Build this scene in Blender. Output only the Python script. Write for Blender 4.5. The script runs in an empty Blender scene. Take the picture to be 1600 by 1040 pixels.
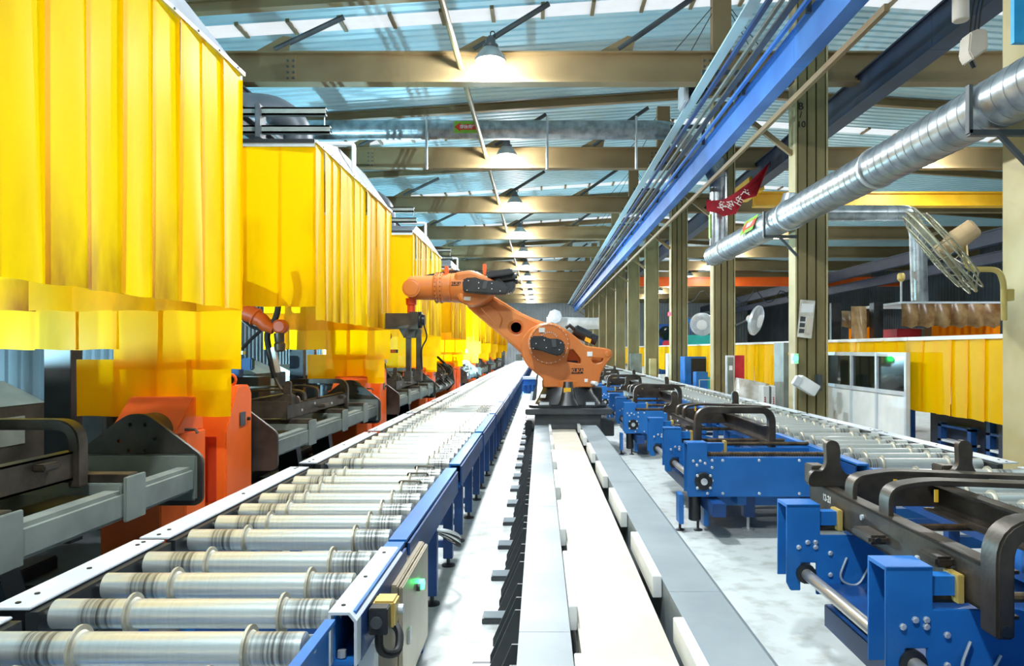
import bpy, bmesh, math, random
from mathutils import Vector, Matrix

# ------------------------------------------------------------------ camera, sky, exposure
SC = bpy.context.scene
COL = SC.collection
F = 1150.0      # focal length in pixels of the 1600 px wide frame
EYE = 1.6       # camera height in metres
cam_data = bpy.data.cameras.new('camera')
cam = bpy.data.objects.new('camera', cam_data)
COL.objects.link(cam)
cam.location = (0, 0, EYE)
cam.rotation_euler = (math.pi / 2, 0, 0)
cam_data.sensor_width = 36.0
cam_data.lens = F / 1600 * 36
cam_data.shift_x = -44 / 1600
cam_data.shift_y = 26 / 1600
cam_data.clip_start = 0.05
cam_data.clip_end = 300
SC.camera = cam

world = bpy.data.worlds.new('sky')
SC.world = world
world.use_nodes = True
wn = world.node_tree.nodes
wn['Background'].inputs[0].default_value = (0.82, 0.92, 1.0, 1)
wn['Background'].inputs[1].default_value = 1.15

SC.view_settings.view_transform = 'Standard'
SC.view_settings.look = 'None'
SC.view_settings.gamma = 1.0
SC.view_settings.use_curve_mapping = False
SC.view_settings.exposure = 0.12

LAMP_W = 700.0        # each high-bay lamp of the aisle
LAMP_W_SIDE = 360.0   # each high-bay lamp of the side hall
ARC_W = 3600.0        # welding arcs

# ------------------------------------------------------------------ helpers
random.seed(7)
def PX(x, d): return (x - 844.0) * d / F
def PZ(y, d): return EYE - (y - 546.0) * d / F
def P(x, y, d): return Vector((PX(x, d), d, PZ(y, d)))
def s2l(c): return c / 12.92 if c <= 0.04045 else ((c + 0.055) / 1.055) ** 2.4
def rgb(h):
    h = h.lstrip('#')
    return tuple(s2l(int(h[i:i + 2], 16) / 255) for i in (0, 2, 4)) + (1.0,)

def new_mat(name):
    m = bpy.data.materials.new(name); m.use_nodes = True
    nt = m.node_tree
    return m, nt, nt.nodes, nt.links, nt.nodes['Principled BSDF']

def M(name, c1, c2=None, rough=0.5, metal=0.0, scale=6.0, bump=0.0, bscale=40.0, lo=0.35, hi=0.65, coat=0.0, stretch=(1, 1, 1), spec=0.5):
    """noise-varied painted / metal surface"""
    m, nt, N, L, b = new_mat(name)
    b.inputs['Roughness'].default_value = rough
    b.inputs['Metallic'].default_value = metal
    b.inputs['Coat Weight'].default_value = coat
    b.inputs['Specular IOR Level'].default_value = spec
    tc = N.new('ShaderNodeTexCoord'); mp = N.new('ShaderNodeMapping')
    mp.inputs['Scale'].default_value = stretch
    L.new(tc.outputs['Object'], mp.inputs[0])
    nz = N.new('ShaderNodeTexNoise'); nz.inputs['Scale'].default_value = scale; nz.inputs['Detail'].default_value = 5
    L.new(mp.outputs[0], nz.inputs['Vector'])
    cr = N.new('ShaderNodeValToRGB')
    cr.color_ramp.elements[0].position = lo; cr.color_ramp.elements[1].position = hi
    cr.color_ramp.elements[0].color = rgb(c1); cr.color_ramp.elements[1].color = rgb(c2 or c1)
    L.new(nz.outputs[0], cr.inputs[0]); L.new(cr.outputs[0], b.inputs['Base Color'])
    if bump:
        n2 = N.new('ShaderNodeTexNoise'); n2.inputs['Scale'].default_value = bscale; n2.inputs['Detail'].default_value = 3
        L.new(mp.outputs[0], n2.inputs['Vector'])
        bp = N.new('ShaderNodeBump'); bp.inputs['Strength'].default_value = bump; bp.inputs['Distance'].default_value = 0.01
        L.new(n2.outputs[0], bp.inputs['Height']); L.new(bp.outputs[0], b.inputs['Normal'])
    return m

def emis(name, col, strength):
    m, nt, N, L, b = new_mat(name)
    b.inputs['Base Color'].default_value = rgb(col)
    b.inputs['Emission Color'].default_value = rgb(col)
    b.inputs['Emission Strength'].default_value = strength
    return m

MT = {}
MT['blue'] = M('blue_paint', '#1a64ac', '#2070bc', 0.42, 0, 3.0, 0.05, 120)
MT['blue_dark'] = M('dark_blue_paint', '#123a70', '#1a4c8c', 0.4, 0, 3.0)
MT['navy'] = M('navy_runway_paint', '#1c2638', '#26344c', 0.5, 0, 1.5)
MT['crane'] = M('crane_blue_paint', '#2f6fc0', '#3f84d6', 0.45, 0, 1.0)
MT['orange'] = M('robot_orange', '#cc7230', '#d67f3a', 0.38, 0, 2.0, 0.02, 90, coat=0.2)
MT['orange_dark'] = M('welding_robot_orange', '#b84e1c', '#d0602a', 0.45, 0, 3.0)
MT['ped'] = M('pedestal_orange', '#ee5f14', '#f56c1e', 0.42, 0, 2.0)
MT['red_panel'] = M('panel_red', '#d24018', '#dc4a20', 0.45, 0, 2.0)
MT['black'] = M('black_casting', '#17191b', '#26292c', 0.38, 0, 6.0, 0.05, 60)
MT['charcoal'] = M('charcoal_paint', '#34383b', '#44494c', 0.45, 0, 4.0)
MT['rubber'] = M('black_rubber', '#101010', '#1c1c1c', 0.6, 0, 8.0)
MT['steel_dark'] = M('mill_scale_steel', '#3c362f', '#5c5348', 0.42, 0.55, 5.0, 0.1, 60)
MT['steel_plate'] = M('dark_plate', '#3c3a36', '#55514a', 0.45, 0.5, 4.0, 0.05, 60)
MT['fix'] = M('fixture_grey_paint', '#6c746e', '#868f88', 0.45, 0.1, 3.0, 0.05, 60)
MT['alu'] = M('aluminium', '#c8ced0', '#e0e4e4', 0.35, 0.6, 6.0)
MT['cap'] = M('light_grey_sheet', '#c2cbd2', '#d6dde2', 0.4, 0.1, 3.0)
MT['white'] = M('white_paint', '#dfe4e2', '#eef0ee', 0.45, 0, 3.0)
MT['tan'] = M('tan_beam_paint', '#806c48', '#8e7a54', 0.55, 0, 1.2)
MT['col'] = M('cream_column_paint', '#a89b68', '#bbae80', 0.55, 0, 1.6, 0.05, 40, lo=0.3, hi=0.6)
MT['col_dark'] = M('column_cream_shaded', '#6e6440', '#8a7f54', 0.6, 0, 2.0, 0.05, 40, stretch=(1, 1, 0.3))  # column cream darkened, so shade on webs and front strips is in the colour
MT['strut'] = M('dark_strut_paint', '#3a4044', '#50575a', 0.5, 0, 3.0)
MT['hood'] = M('hood_sheet', '#5a6066', '#70767c', 0.45, 0.2, 2.5)
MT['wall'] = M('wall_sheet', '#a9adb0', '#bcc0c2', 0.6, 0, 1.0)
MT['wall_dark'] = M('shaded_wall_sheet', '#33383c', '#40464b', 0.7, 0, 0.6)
MT['brown_film'] = M('smoked_brown_film', '#6e4a26', '#a98c62', 0.25, 0, 3.5)
MT['cream_plate'] = M('cream_walk_plate', '#c4bcac', '#d2cabc', 0.5, 0, 2.5, 0.05, 30)
MT['rail_grey'] = M('rail_grey_paint', '#828d92', '#929ca0', 0.45, 0, 2.0, 0.03, 30)
MT['yellow'] = M('yellow_paint', '#e0a818', '#f0bc28', 0.45, 0, 2.0)
MT['cage_wire'] = M('dull_cage_wire', '#8c866c', '#a49e84', 0.4, 0.4, 8.0)
MT['gold'] = M('brass_yellow_box', '#c0a458', '#d2b86a', 0.4, 0.2, 5.0)
MT['rust'] = M('threaded_rod_steel', '#4c3c2a', '#6c5840', 0.45, 0.6, 20.0)
MT['shaft'] = M('bright_shaft', '#b0aca4', '#cfcac2', 0.3, 0.7, 6.0, stretch=(1, 0.3, 1))
MT['bolt'] = M('zinc_bolt', '#c8ccce', '#dfe2e4', 0.35, 0.6, 9.0)
MT['stainless'] = M('stainless_cabinet', '#a89c84', '#c0b59c', 0.32, 0.6, 1.5)
MT['film'] = M('plastic_film', '#b4ae9e', '#e4e4de', 0.25, 0, 5.0, 0.6, 9)
MT['red'] = M('red_cloth', '#a81c2c', '#c42a3a', 0.7, 0, 3.0)
MT['teal'] = M('teal_panel', '#1f9c94', '#2aa8a0', 0.5, 0, 2.0)
MT['card'] = M('cardboard', '#b49468', '#c8a87c', 0.7, 0, 3.0)
MT['glass_dark'] = M('dark_window_glass', '#0c1210', '#141c18', 0.08, 0, 2.0)
MT['green_sign'] = M('green_sign', '#7cb828', '#8cc832', 0.5)
MT['red_sign'] = M('red_arrow_sign', '#dc3418', '#e04020', 0.5)
MT['txt_white'] = M('white_print', '#f4f0e8', None, 0.6)
MT['txt_black'] = M('black_print', '#161412', None, 0.6)
MT['lamp_body'] = M('lamp_housing', '#5a5e60', '#6c7072', 0.4, 0.5, 4.0)
MT['lamp_bell'] = M('lamp_reflector', '#aab0b2', '#c4caca', 0.3, 0.5, 4.0)
MT['lens'] = emis('lamp_lens', '#f4faff', 26.0)
MT['green_led'] = emis('green_led', '#30ff70', 12.0)
MT['red_led'] = emis('red_led', '#ff3040', 8.0)
MT['arc'] = emis('welding_arc_glow', '#f4faff', 300.0)

MT['duct'] = M('galvanised_duct', '#858d90', '#b2babd', 0.32, 0.75, 5.0)

def roller_mat():
    """bright tube, with worn dark bands where the parts run"""
    m, nt, N, L, b = new_mat('roller_tube')
    b.inputs['Metallic'].default_value = 0.65
    b.inputs['Roughness'].default_value = 0.28
    tc = N.new('ShaderNodeTexCoord'); sx = N.new('ShaderNodeSeparateXYZ')
    L.new(tc.outputs['Object'], sx.inputs[0])
    nz = N.new('ShaderNodeTexNoise'); nz.inputs['Scale'].default_value = 1.0; nz.inputs['Detail'].default_value = 6
    mp = N.new('ShaderNodeMapping'); mp.inputs['Scale'].default_value = (70, 1.5, 1.5)
    L.new(tc.outputs['Object'], mp.inputs[0]); L.new(mp.outputs[0], nz.inputs['Vector'])
    band = N.new('ShaderNodeValToRGB')
    band.color_ramp.interpolation = 'LINEAR'
    e = band.color_ramp.elements
    e[0].position = 0.0; e[0].color = (0.0, 0, 0, 1)
    e[1].position = 1.0; e[1].color = (0.25, 0.25, 0.25, 1)
    for p, v in ((0.10, 0.1), (0.13, 0.95), (0.21, 0.85), (0.24, 0.15), (0.80, 0.02), (0.845, 0.6), (0.93, 1.0)):
        k = e.new(p); k.color = (v, v, v, 1)
    mr = N.new('ShaderNodeMapRange'); mr.inputs[1].default_value = -0.5; mr.inputs[2].default_value = 0.5
    L.new(sx.outputs[0], mr.inputs[0]); L.new(mr.outputs[0], band.inputs[0])
    mu = N.new('ShaderNodeMath'); mu.operation = 'MULTIPLY'
    L.new(band.outputs[0], mu.inputs[0])
    r2 = N.new('ShaderNodeMapRange'); r2.inputs[1].default_value = 0.3; r2.inputs[2].default_value = 0.62
    L.new(nz.outputs[0], r2.inputs[0]); L.new(r2.outputs[0], mu.inputs[1])
    mx = N.new('ShaderNodeMix'); mx.data_type = 'RGBA'
    mx.inputs[6].default_value = rgb('#e2e4de'); mx.inputs[7].default_value = rgb('#3e3932')
    L.new(mu.outputs[0], mx.inputs[0]); L.new(mx.outputs[2], b.inputs['Base Color'])
    return m
MT['roller'] = roller_mat()
MT['flange'] = M('roller_flange', '#aca692', '#c6c0ac', 0.45, 0.3, 14.0)

def curtain_mat(name, col, trans, stain, amount, soot=0.0):
    """translucent welding-screen PVC: yellow film that lets light through, with soot stains"""
    m, nt, N, L, b = new_mat(name)
    out = N['Material Output']
    tc = N.new('ShaderNodeTexCoord'); oi = N.new('ShaderNodeObjectInfo')
    ad = N.new('ShaderNodeVectorMath'); ad.operation = 'ADD'
    L.new(tc.outputs['Object'], ad.inputs[0]); 
    sc = N.new('ShaderNodeVectorMath'); sc.operation = 'SCALE'; sc.inputs['Scale'].default_value = 31.0
    cb = N.new('ShaderNodeCombineXYZ')
    for i in range(3): L.new(oi.outputs['Random'], cb.inputs[i])
    L.new(cb.outputs[0], sc.inputs[0]); L.new(sc.outputs[0], ad.inputs[1])
    mp = N.new('ShaderNodeMapping'); mp.inputs['Scale'].default_value = (2.2, 2.2, 0.7)
    L.new(ad.outputs[0], mp.inputs[0])
    nz = N.new('ShaderNodeTexNoise'); nz.inputs['Scale'].default_value = 1.3; nz.inputs['Detail'].default_value = 6
    L.new(mp.outputs[0], nz.inputs['Vector'])
    rp = N.new('ShaderNodeMapRange'); rp.inputs[1].default_value = 0.55; rp.inputs[2].default_value = 0.85
    rp.inputs[4].default_value = amount
    L.new(nz.outputs[0], rp.inputs[0])
    # heat and soot stains creeping up from the lower hem of some strips
    sz = N.new('ShaderNodeSeparateXYZ'); L.new(tc.outputs['Object'], sz.inputs[0])
    gz_ = N.new('ShaderNodeMapRange'); gz_.inputs[1].default_value = -1.15; gz_.inputs[2].default_value = -2.0; gz_.inputs[4].default_value = soot
    L.new(sz.outputs[2], gz_.inputs[0])
    n3 = N.new('ShaderNodeMapRange'); n3.inputs[1].default_value = 0.35; n3.inputs[2].default_value = 0.65; L.new(nz.outputs[0], n3.inputs[0])
    m1 = N.new('ShaderNodeMath'); m1.operation = 'MULTIPLY'; L.new(gz_.outputs[0], m1.inputs[0]); L.new(n3.outputs[0], m1.inputs[1])
    m2 = N.new('ShaderNodeMath'); m2.operation = 'MULTIPLY'; L.new(m1.outputs[0], m2.inputs[0]); L.new(oi.outputs['Random'], m2.inputs[1])
    m3 = N.new('ShaderNodeMath'); m3.operation = 'MAXIMUM'; m3.use_clamp = True; L.new(m2.outputs[0], m3.inputs[0]); L.new(rp.outputs[0], m3.inputs[1])
    def mixed(a):
        mx = N.new('ShaderNodeMix'); mx.data_type = 'RGBA'
        mx.inputs[6].default_value = rgb(a); mx.inputs[7].default_value = rgb(stain)
        L.new(m3.outputs[0], mx.inputs[0]); return mx
    L.new(mixed(col).outputs[2], b.inputs['Base Color'])
    b.inputs['Roughness'].default_value = 0.4
    b.inputs['Specular IOR Level'].default_value = 0.12
    tr = N.new('ShaderNodeBsdfTranslucent'); L.new(mixed(trans).outputs[2], tr.inputs[0])
    ms = N.new('ShaderNodeMixShader'); ms.inputs[0].default_value = 0.5
    L.new(b.outputs[0], ms.inputs[1]); L.new(tr.outputs[0], ms.inputs[2]); L.new(ms.outputs[0], out.inputs[0])
    return m
MT['curtain'] = curtain_mat('yellow_welding_screen', '#ffc600', '#ffbc00', '#a8680c', 0.45, 1.5)
MT['curtain_fence'] = curtain_mat('fence_screen', '#ffcc00', '#ffc400', '#a06808', 0.2)
MT['curtain_orange'] = curtain_mat('orange_welding_screen', '#f08a10', '#f08408', '#6a3a10', 0.6)

def skylight_mat():
    m, nt, N, L, b = new_mat('skylight_fibreglass')
    out = N['Material Output']
    b.inputs['Base Color'].default_value = rgb('#e8eaea'); b.inputs['Roughness'].default_value = 0.5
    tc = N.new('ShaderNodeTexCoord'); nz = N.new('ShaderNodeTexNoise'); nz.inputs['Scale'].default_value = 2.0
    L.new(tc.outputs['Object'], nz.inputs['Vector'])
    cr = N.new('ShaderNodeValToRGB'); cr.color_ramp.elements[0].color = rgb('#efe6dc'); cr.color_ramp.elements[1].color = rgb('#ffffff')
    L.new(nz.outputs[0], cr.inputs[0])
    tr = N.new('ShaderNodeBsdfTranslucent'); L.new(cr.outputs[0], tr.inputs[0])
    ms = N.new('ShaderNodeMixShader'); ms.inputs[0].default_value = 0.85
    L.new(b.outputs[0], ms.inputs[1]); L.new(tr.outputs[0], ms.inputs[2]); L.new(ms.outputs[0], out.inputs[0])
    return m
MT['skylight'] = skylight_mat()

def floor_mat():
    m, nt, N, L, b = new_mat('concrete_floor')
    tc = N.new('ShaderNodeTexCoord')
    n1 = N.new('ShaderNodeTexNoise'); n1.inputs['Scale'].default_value = 0.9; n1.inputs['Detail'].default_value = 8; n1.inputs['Roughness'].default_value = 0.6
    n2 = N.new('ShaderNodeTexNoise'); n2.inputs['Scale'].default_value = 7.0; n2.inputs['Detail'].default_value = 6
    for n in (n1, n2): L.new(tc.outputs['Object'], n.inputs['Vector'])
    c1 = N.new('ShaderNodeValToRGB'); c1.color_ramp.elements[0].position = 0.32; c1.color_ramp.elements[1].position = 0.6
    c1.color_ramp.elements[0].color = rgb('#b4b9b5'); c1.color_ramp.elements[1].color = rgb('#c8cecc')
    c2 = N.new('ShaderNodeValToRGB'); c2.color_ramp.elements[0].position = 0.3; c2.color_ramp.elements[1].position = 0.5
    c2.color_ramp.elements[0].color = rgb('#dcdad4'); c2.color_ramp.elements[1].color = (1, 1, 1, 1)
    L.new(n1.outputs[0], c1.inputs[0]); L.new(n2.outputs[0], c2.inputs[0])
    mx = N.new('ShaderNodeMix'); mx.data_type = 'RGBA'; mx.blend_type = 'MULTIPLY'; mx.inputs[0].default_value = 1
    L.new(c1.outputs[0], mx.inputs[6]); L.new(c2.outputs[0], mx.inputs[7]); L.new(mx.outputs[2], b.inputs['Base Color'])
    mr = N.new('ShaderNodeMapRange'); mr.inputs[3].default_value = 0.35; mr.inputs[4].default_value = 0.65
    L.new(n1.outputs[0], mr.inputs[0]); L.new(mr.outputs[0], b.inputs['Roughness'])
    return m
MT['floor'] = floor_mat()
MT['roof'] = M('roof_sheet_paint', '#b6dae4', '#c6e6ee', 0.5, 0.0, 0.7)

# ------------------------------------------------------------------ mesh builder
def basis(d):
    d = Vector(d).normalized()
    a = Vector((0, 0, 1)) if abs(d.z) < 0.9 else Vector((1, 0, 0))
    u = d.cross(a).normalized(); return u, d.cross(u).normalized()

def fillet(pts, r, n=5, closed=False):
    out = []; N = len(pts)
    for i, p in enumerate(pts):
        p = Vector(p)
        if not closed and i in (0, N - 1): out.append(p); continue
        a = Vector(pts[i - 1]); b = Vector(pts[(i + 1) % N])
        da, db = (a - p), (b - p)
        rr = min(r, da.length * 0.48, db.length * 0.48)
        p0 = p + da.normalized() * rr; p1 = p + db.normalized() * rr
        for k in range(n + 1):
            t = k / n
            out.append(p0 * (1 - t) ** 2 + p * 2 * t * (1 - t) + p1 * t * t)
    return out

def band(path, t):
    """outline of a strip of thickness t along a 2-D path"""
    L, R = [], []
    n = len(path)
    for i in range(n):
        a = Vector(path[max(0, i - 1)][:2]); b = Vector(path[min(n - 1, i + 1)][:2])
        d = (b - a).normalized(); nrm = Vector((-d.y, d.x)); p = Vector(path[i][:2])
        L.append(p + nrm * t / 2); R.append(p - nrm * t / 2)
    return L + R[::-1]

def circle2(c, r, n=24):
    return [(c[0] + r * math.cos(2 * math.pi * i / n), c[1] + r * math.sin(2 * math.pi * i / n)) for i in range(n)]

def wloc(o):
    v = Vector((0, 0, 0))
    while o is not None:
        v += o.location; o = o.parent
    return v

class MB:
    def __init__(s): s.v = []; s.f = []
    def add(s, vs, fs):
        k = len(s.v); s.v += [tuple(v) for v in vs]; s.f += [tuple(i + k for i in f) for f in fs]; return s
    def box(s, x0, x1, y0, y1, z0, z1):
        return s.add([(x0, y0, z0), (x1, y0, z0), (x1, y1, z0), (x0, y1, z0), (x0, y0, z1), (x1, y0, z1), (x1, y1, z1), (x0, y1, z1)],
                     [(0, 3, 2, 1), (4, 5, 6, 7), (0, 1, 5, 4), (1, 2, 6, 5), (2, 3, 7, 6), (3, 0, 4, 7)])
    def obox(s, c, size, rot):
        m = MB().box(-size[0] / 2, size[0] / 2, -size[1] / 2, size[1] / 2, -size[2] / 2, size[2] / 2)
        return s.add([Vector(c) + rot @ Vector(v) for v in m.v], m.f)
    def cyl(s, p0, p1, r0, r1=None, n=14):
        return s.tube([p0, p1], [r0, r0 if r1 is None else r1], n)
    def tube(s, path, r, n=8):
        path = [Vector(p) for p in path]; m = len(path)
        rs = r if isinstance(r, (list, tuple)) else [r] * m
        vs = []; u = w = None
        for i, p in enumerate(path):
            d = (path[min(m - 1, i + 1)] - path[max(0, i - 1)]).normalized()
            if u is None: u, w = basis(d)
            else:
                u = (u - d * u.dot(d)).normalized(); w = d.cross(u)
            for k in range(n):
                a = 2 * math.pi * k / n
                vs.append(p + (u * math.cos(a) + w * math.sin(a)) * rs[i])
        fs = []
        for i in range(m - 1):
            for k in range(n):
                a, b = i * n + k, i * n + (k + 1) % n
                fs.append((a, b, b + n, a + n))
        fs.append(tuple(range(n - 1, -1, -1))); fs.append(tuple((m - 1) * n + k for k in range(n)))
        return s.add(vs, fs)
    def beam(s, p0, p1, w, h):
        """rectangular bar between two points"""
        p0, p1 = Vector(p0), Vector(p1); d = (p1 - p0).normalized()
        a = Vector((0, 0, 1)) if abs(d.z) < 0.95 else Vector((0, 1, 0))
        u = d.cross(a).normalized(); v = u.cross(d)
        vs = [p + u * sx * w / 2 + v * sz * h / 2 for p in (p0, p1) for sx, sz in ((-1, -1), (1, -1), (1, 1), (-1, 1))]
        return s.add(vs, [(3, 2, 1, 0), (4, 5, 6, 7), (0, 1, 5, 4), (1, 2, 6, 5), (2, 3, 7, 6), (3, 0, 4, 7)])
    def lathe(s, c, axis, prof, n=20):
        """prof: (distance along the axis, radius)"""
        c = Vector(c); d = Vector(axis).normalized(); u, w = basis(d)
        vs = []; m = len(prof)
        for t, r in prof:
            for k in range(n):
                a = 2 * math.pi * k / n
                vs.append(c + d * t + (u * math.cos(a) + w * math.sin(a)) * max(r, 1e-4))
        fs = []
        for i in range(m - 1):
            for k in range(n):
                a, b = i * n + k, i * n + (k + 1) % n
                fs.append((a, b, b + n, a + n))
        fs.append(tuple(range(n - 1, -1, -1))); fs.append(tuple((m - 1) * n + k for k in range(n)))
        return s.add(vs, fs)
    def prism(s, poly, plane, a0, a1):
        def to(p, a):
            return {'xz': (p[0], a, p[1]), 'yz': (a, p[0], p[1]), 'xy': (p[0], p[1], a)}[plane]
        n = len(poly)
        vs = [to(p, a0) for p in poly] + [to(p, a1) for p in poly]
        return s.add(vs, [tuple(range(n - 1, -1, -1)), tuple(range(n, 2 * n))] + [(i, (i + 1) % n, n + (i + 1) % n, n + i) for i in range(n)])
    def ibeam(s, axis, lo, hi, c, z0, z1, w, tf=0.025, tw=0.02):
        """I-section along x or y"""
        for a, b, ww in ((z0, z0 + tf, w), (z1 - tf, z1, w), (z0 + tf, z1 - tf, tw)):
            if axis == 'x': s.box(lo, hi, c - ww / 2, c + ww / 2, a, b)
            else: s.box(c - ww / 2, c + ww / 2, lo, hi, a, b)
        return s
    def mesh(s, name, bevel=0.0, smooth=True, off=(0, 0, 0), angle=35, seg=2):
        off = Vector(off)
        me = bpy.data.meshes.new(name)
        me.from_pydata([tuple(Vector(v) - off) for v in s.v], [], s.f)
        bm = bmesh.new(); bm.from_mesh(me)
        bmesh.ops.recalc_face_normals(bm, faces=bm.faces)
        if bevel:
            ed = [e for e in bm.edges if len(e.link_faces) == 2 and e.calc_face_angle(0) > 0.5]
            bmesh.ops.bevel(bm, geom=ed, offset=bevel, segments=seg, affect='EDGES', clamp_overlap=True)
        bm.to_mesh(me); bm.free()
        if smooth:
            me.polygons.foreach_set('use_smooth', [True] * len(me.polygons))
            me.set_sharp_from_angle(angle=math.radians(angle))
        return me
    def build(s, name, mat, parent=None, bevel=0.0, smooth=True, loc=None, angle=35):
        base = wloc(parent) if parent else Vector((0, 0, 0))
        l = Vector(loc) if loc is not None else base
        me = s.mesh(name, bevel, smooth, l, angle)
        me.materials.append(MT[mat])
        o = bpy.data.objects.new(name, me); COL.objects.link(o)
        o.location = l - base
        if parent: o.parent = parent
        return o

def plate(name, mat, parent, outer, holes, plane, a0, a1, bevel=0.0):
    """flat plate with holes, its rim rounded"""
    cu = bpy.data.curves.new(name, 'CURVE'); cu.dimensions = '2D'; cu.fill_mode = 'BOTH'
    b = bevel
    cu.extrude = max((a1 - a0) / 2 - b, 0.0005); cu.bevel_depth = b; cu.bevel_resolution = 1; cu.offset = -b
    for poly in [outer] + list(holes):
        sp = cu.splines.new('POLY'); sp.points.add(len(poly) - 1)
        for i, p in enumerate(poly): sp.points[i].co = (p[0], p[1], 0, 1)
        sp.use_cyclic_u = True
    t = bpy.data.objects.new('tmp', cu)
    me = bpy.data.meshes.new_from_object(t)
    bpy.data.objects.remove(t); bpy.data.curves.remove(cu)
    base = wloc(parent) if parent else Vector((0, 0, 0))
    c = (a0 + a1) / 2
    for v in me.vertices:
        u, w, e = v.co
        q = {'xz': (u, c - e, w), 'yz': (c + e, u, w), 'xy': (u, w, c + e)}[plane]
        v.co = Vector(q) - base
    me.name = name
    me.polygons.foreach_set('use_smooth', [True] * len(me.polygons))
    me.set_sharp_from_angle(angle=math.radians(35))
    me.materials.clear(); me.materials.append(MT[mat])
    o = bpy.data.objects.new(name, me); COL.objects.link(o)
    if parent: o.parent = parent
    return o

def text(name, body, mat, parent, loc, size, rot, depth=0.002):
    """printed lettering, centred on loc"""
    cu = bpy.data.curves.new(name, 'FONT'); cu.body = body; cu.size = size; cu.extrude = depth
    cu.align_x = 'CENTER'; cu.align_y = 'CENTER'; cu.offset = size * 0.012
    t = bpy.data.objects.new('tmp', cu)
    me = bpy.data.meshes.new_from_object(t)
    bpy.data.objects.remove(t)
    R = rot.to_3x3() if isinstance(rot, Matrix) else Matrix.Rotation(rot, 3, 'X')
    base = wloc(parent) if parent else Vector((0, 0, 0))
    for v in me.vertices: v.co = Vector(loc) - base + R @ v.co
    me.materials.clear(); me.materials.append(MT[mat]); me.name = name
    o = bpy.data.objects.new(name, me); COL.objects.link(o)
    if parent: o.parent = parent
    return o
FRONT = Matrix.Rotation(math.pi / 2, 3, 'X')                       # upright lettering that faces -Y

def tag(o, label, cat=None, group=None, kind=None):
    if label: o['label'] = label
    if cat: o['category'] = cat
    if group: o['group'] = group
    if kind: o['kind'] = kind
    return o

def thing(name, label, cat, loc=(0, 0, 0), group=None, kind=None):
    o = bpy.data.objects.new(name, None); COL.objects.link(o)
    o.location = loc; o.empty_display_size = 0.1
    return tag(o, label, cat, group, kind)

def copy_tree(o, parent=None):
    c = o.copy(); COL.objects.link(c); c.parent = parent
    for ch in list(o.children): copy_tree(ch, c)
    return c

def dup(root, loc, label, group=None, rotz=None):
    c = copy_tree(root); c.location = loc; c['label'] = label
    if group: c['group'] = group
    if rotz is not None: c.rotation_euler = (0, 0, rotz)
    return c

def inst(name, me, parent, loc, rot=None):
    """one more object on a shared mesh; loc is in the parent's space"""
    o = bpy.data.objects.new(name, me); COL.objects.link(o)
    o.parent = parent; o.location = loc
    if rot: o.rotation_euler = rot
    return o

ORD = ['first', 'second', 'third', 'fourth', 'fifth', 'sixth', 'seventh', 'eighth', 'ninth', 'tenth', 'eleventh', 'twelfth', 'thirteenth', 'fourteenth',
       'fifteenth', 'sixteenth', 'seventeenth', 'eighteenth', 'nineteenth', 'twentieth', 'twenty-first', 'twenty-second', 'twenty-third', 'twenty-fourth',
       'twenty-fifth', 'twenty-sixth', 'twenty-seventh', 'twenty-eighth']

# ------------------------------------------------------------------ the setting
XL, XR, YN, YF = -9.0, 22.0, -7.0, 78.0
RIDGE = 4.7
def roof_z(x): return 7.88 + 0.065 * x if x <= RIDGE else 7.88 + 0.065 * RIDGE - 0.065 * (x - RIDGE)

fl = MB().box(XL, XR, YN, YF, -0.2, 0.0).build('floor', 'floor', smooth=False)
for i in range(20):
    y = 0.5 + i * 3.0
    MB().box(-4.5, -2.05, y, y + 2.98, 0.0, 0.012).build('steel_plate', 'charcoal', fl, smooth=False)
tag(fl, 'pale grey concrete floor of the factory hall', kind='structure')

def wall(name, axis, a, lo, hi, z1, mat, label):
    """profiled sheet wall: ribs are real"""
    m = MB(); n = int((hi - lo) / 0.3); prof = []
    for i in range(n):
        u = lo + i * 0.3
        prof += [(u, 0), (u + 0.17, 0), (u + 0.2, 0.04), (u + 0.27, 0.04)]
    prof.append((hi, 0))
    vs, fs = [], []
    for u, e in prof:
        for z in (0, z1):
            vs.append((u, a - e, z) if axis == 'x' else (a - e if a > 0 else a + e, u, z))
    for i in range(len(prof) - 1): fs.append((2 * i, 2 * i + 2, 2 * i + 3, 2 * i + 1))
    m.add(vs, fs)
    return tag(m.build(name, mat, smooth=False), label, kind='structure')
wall('wall_back', 'x', YF, XL, XR, 8.4, 'wall', 'pale ribbed sheet wall closing the far end of the hall')
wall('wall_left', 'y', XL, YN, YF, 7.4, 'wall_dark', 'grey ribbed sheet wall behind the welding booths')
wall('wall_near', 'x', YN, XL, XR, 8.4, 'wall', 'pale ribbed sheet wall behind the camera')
wall('wall_right', 'y', XR, YN, YF, 7.4, 'wall_dark', 'dark ribbed sheet wall of the side hall')

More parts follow.
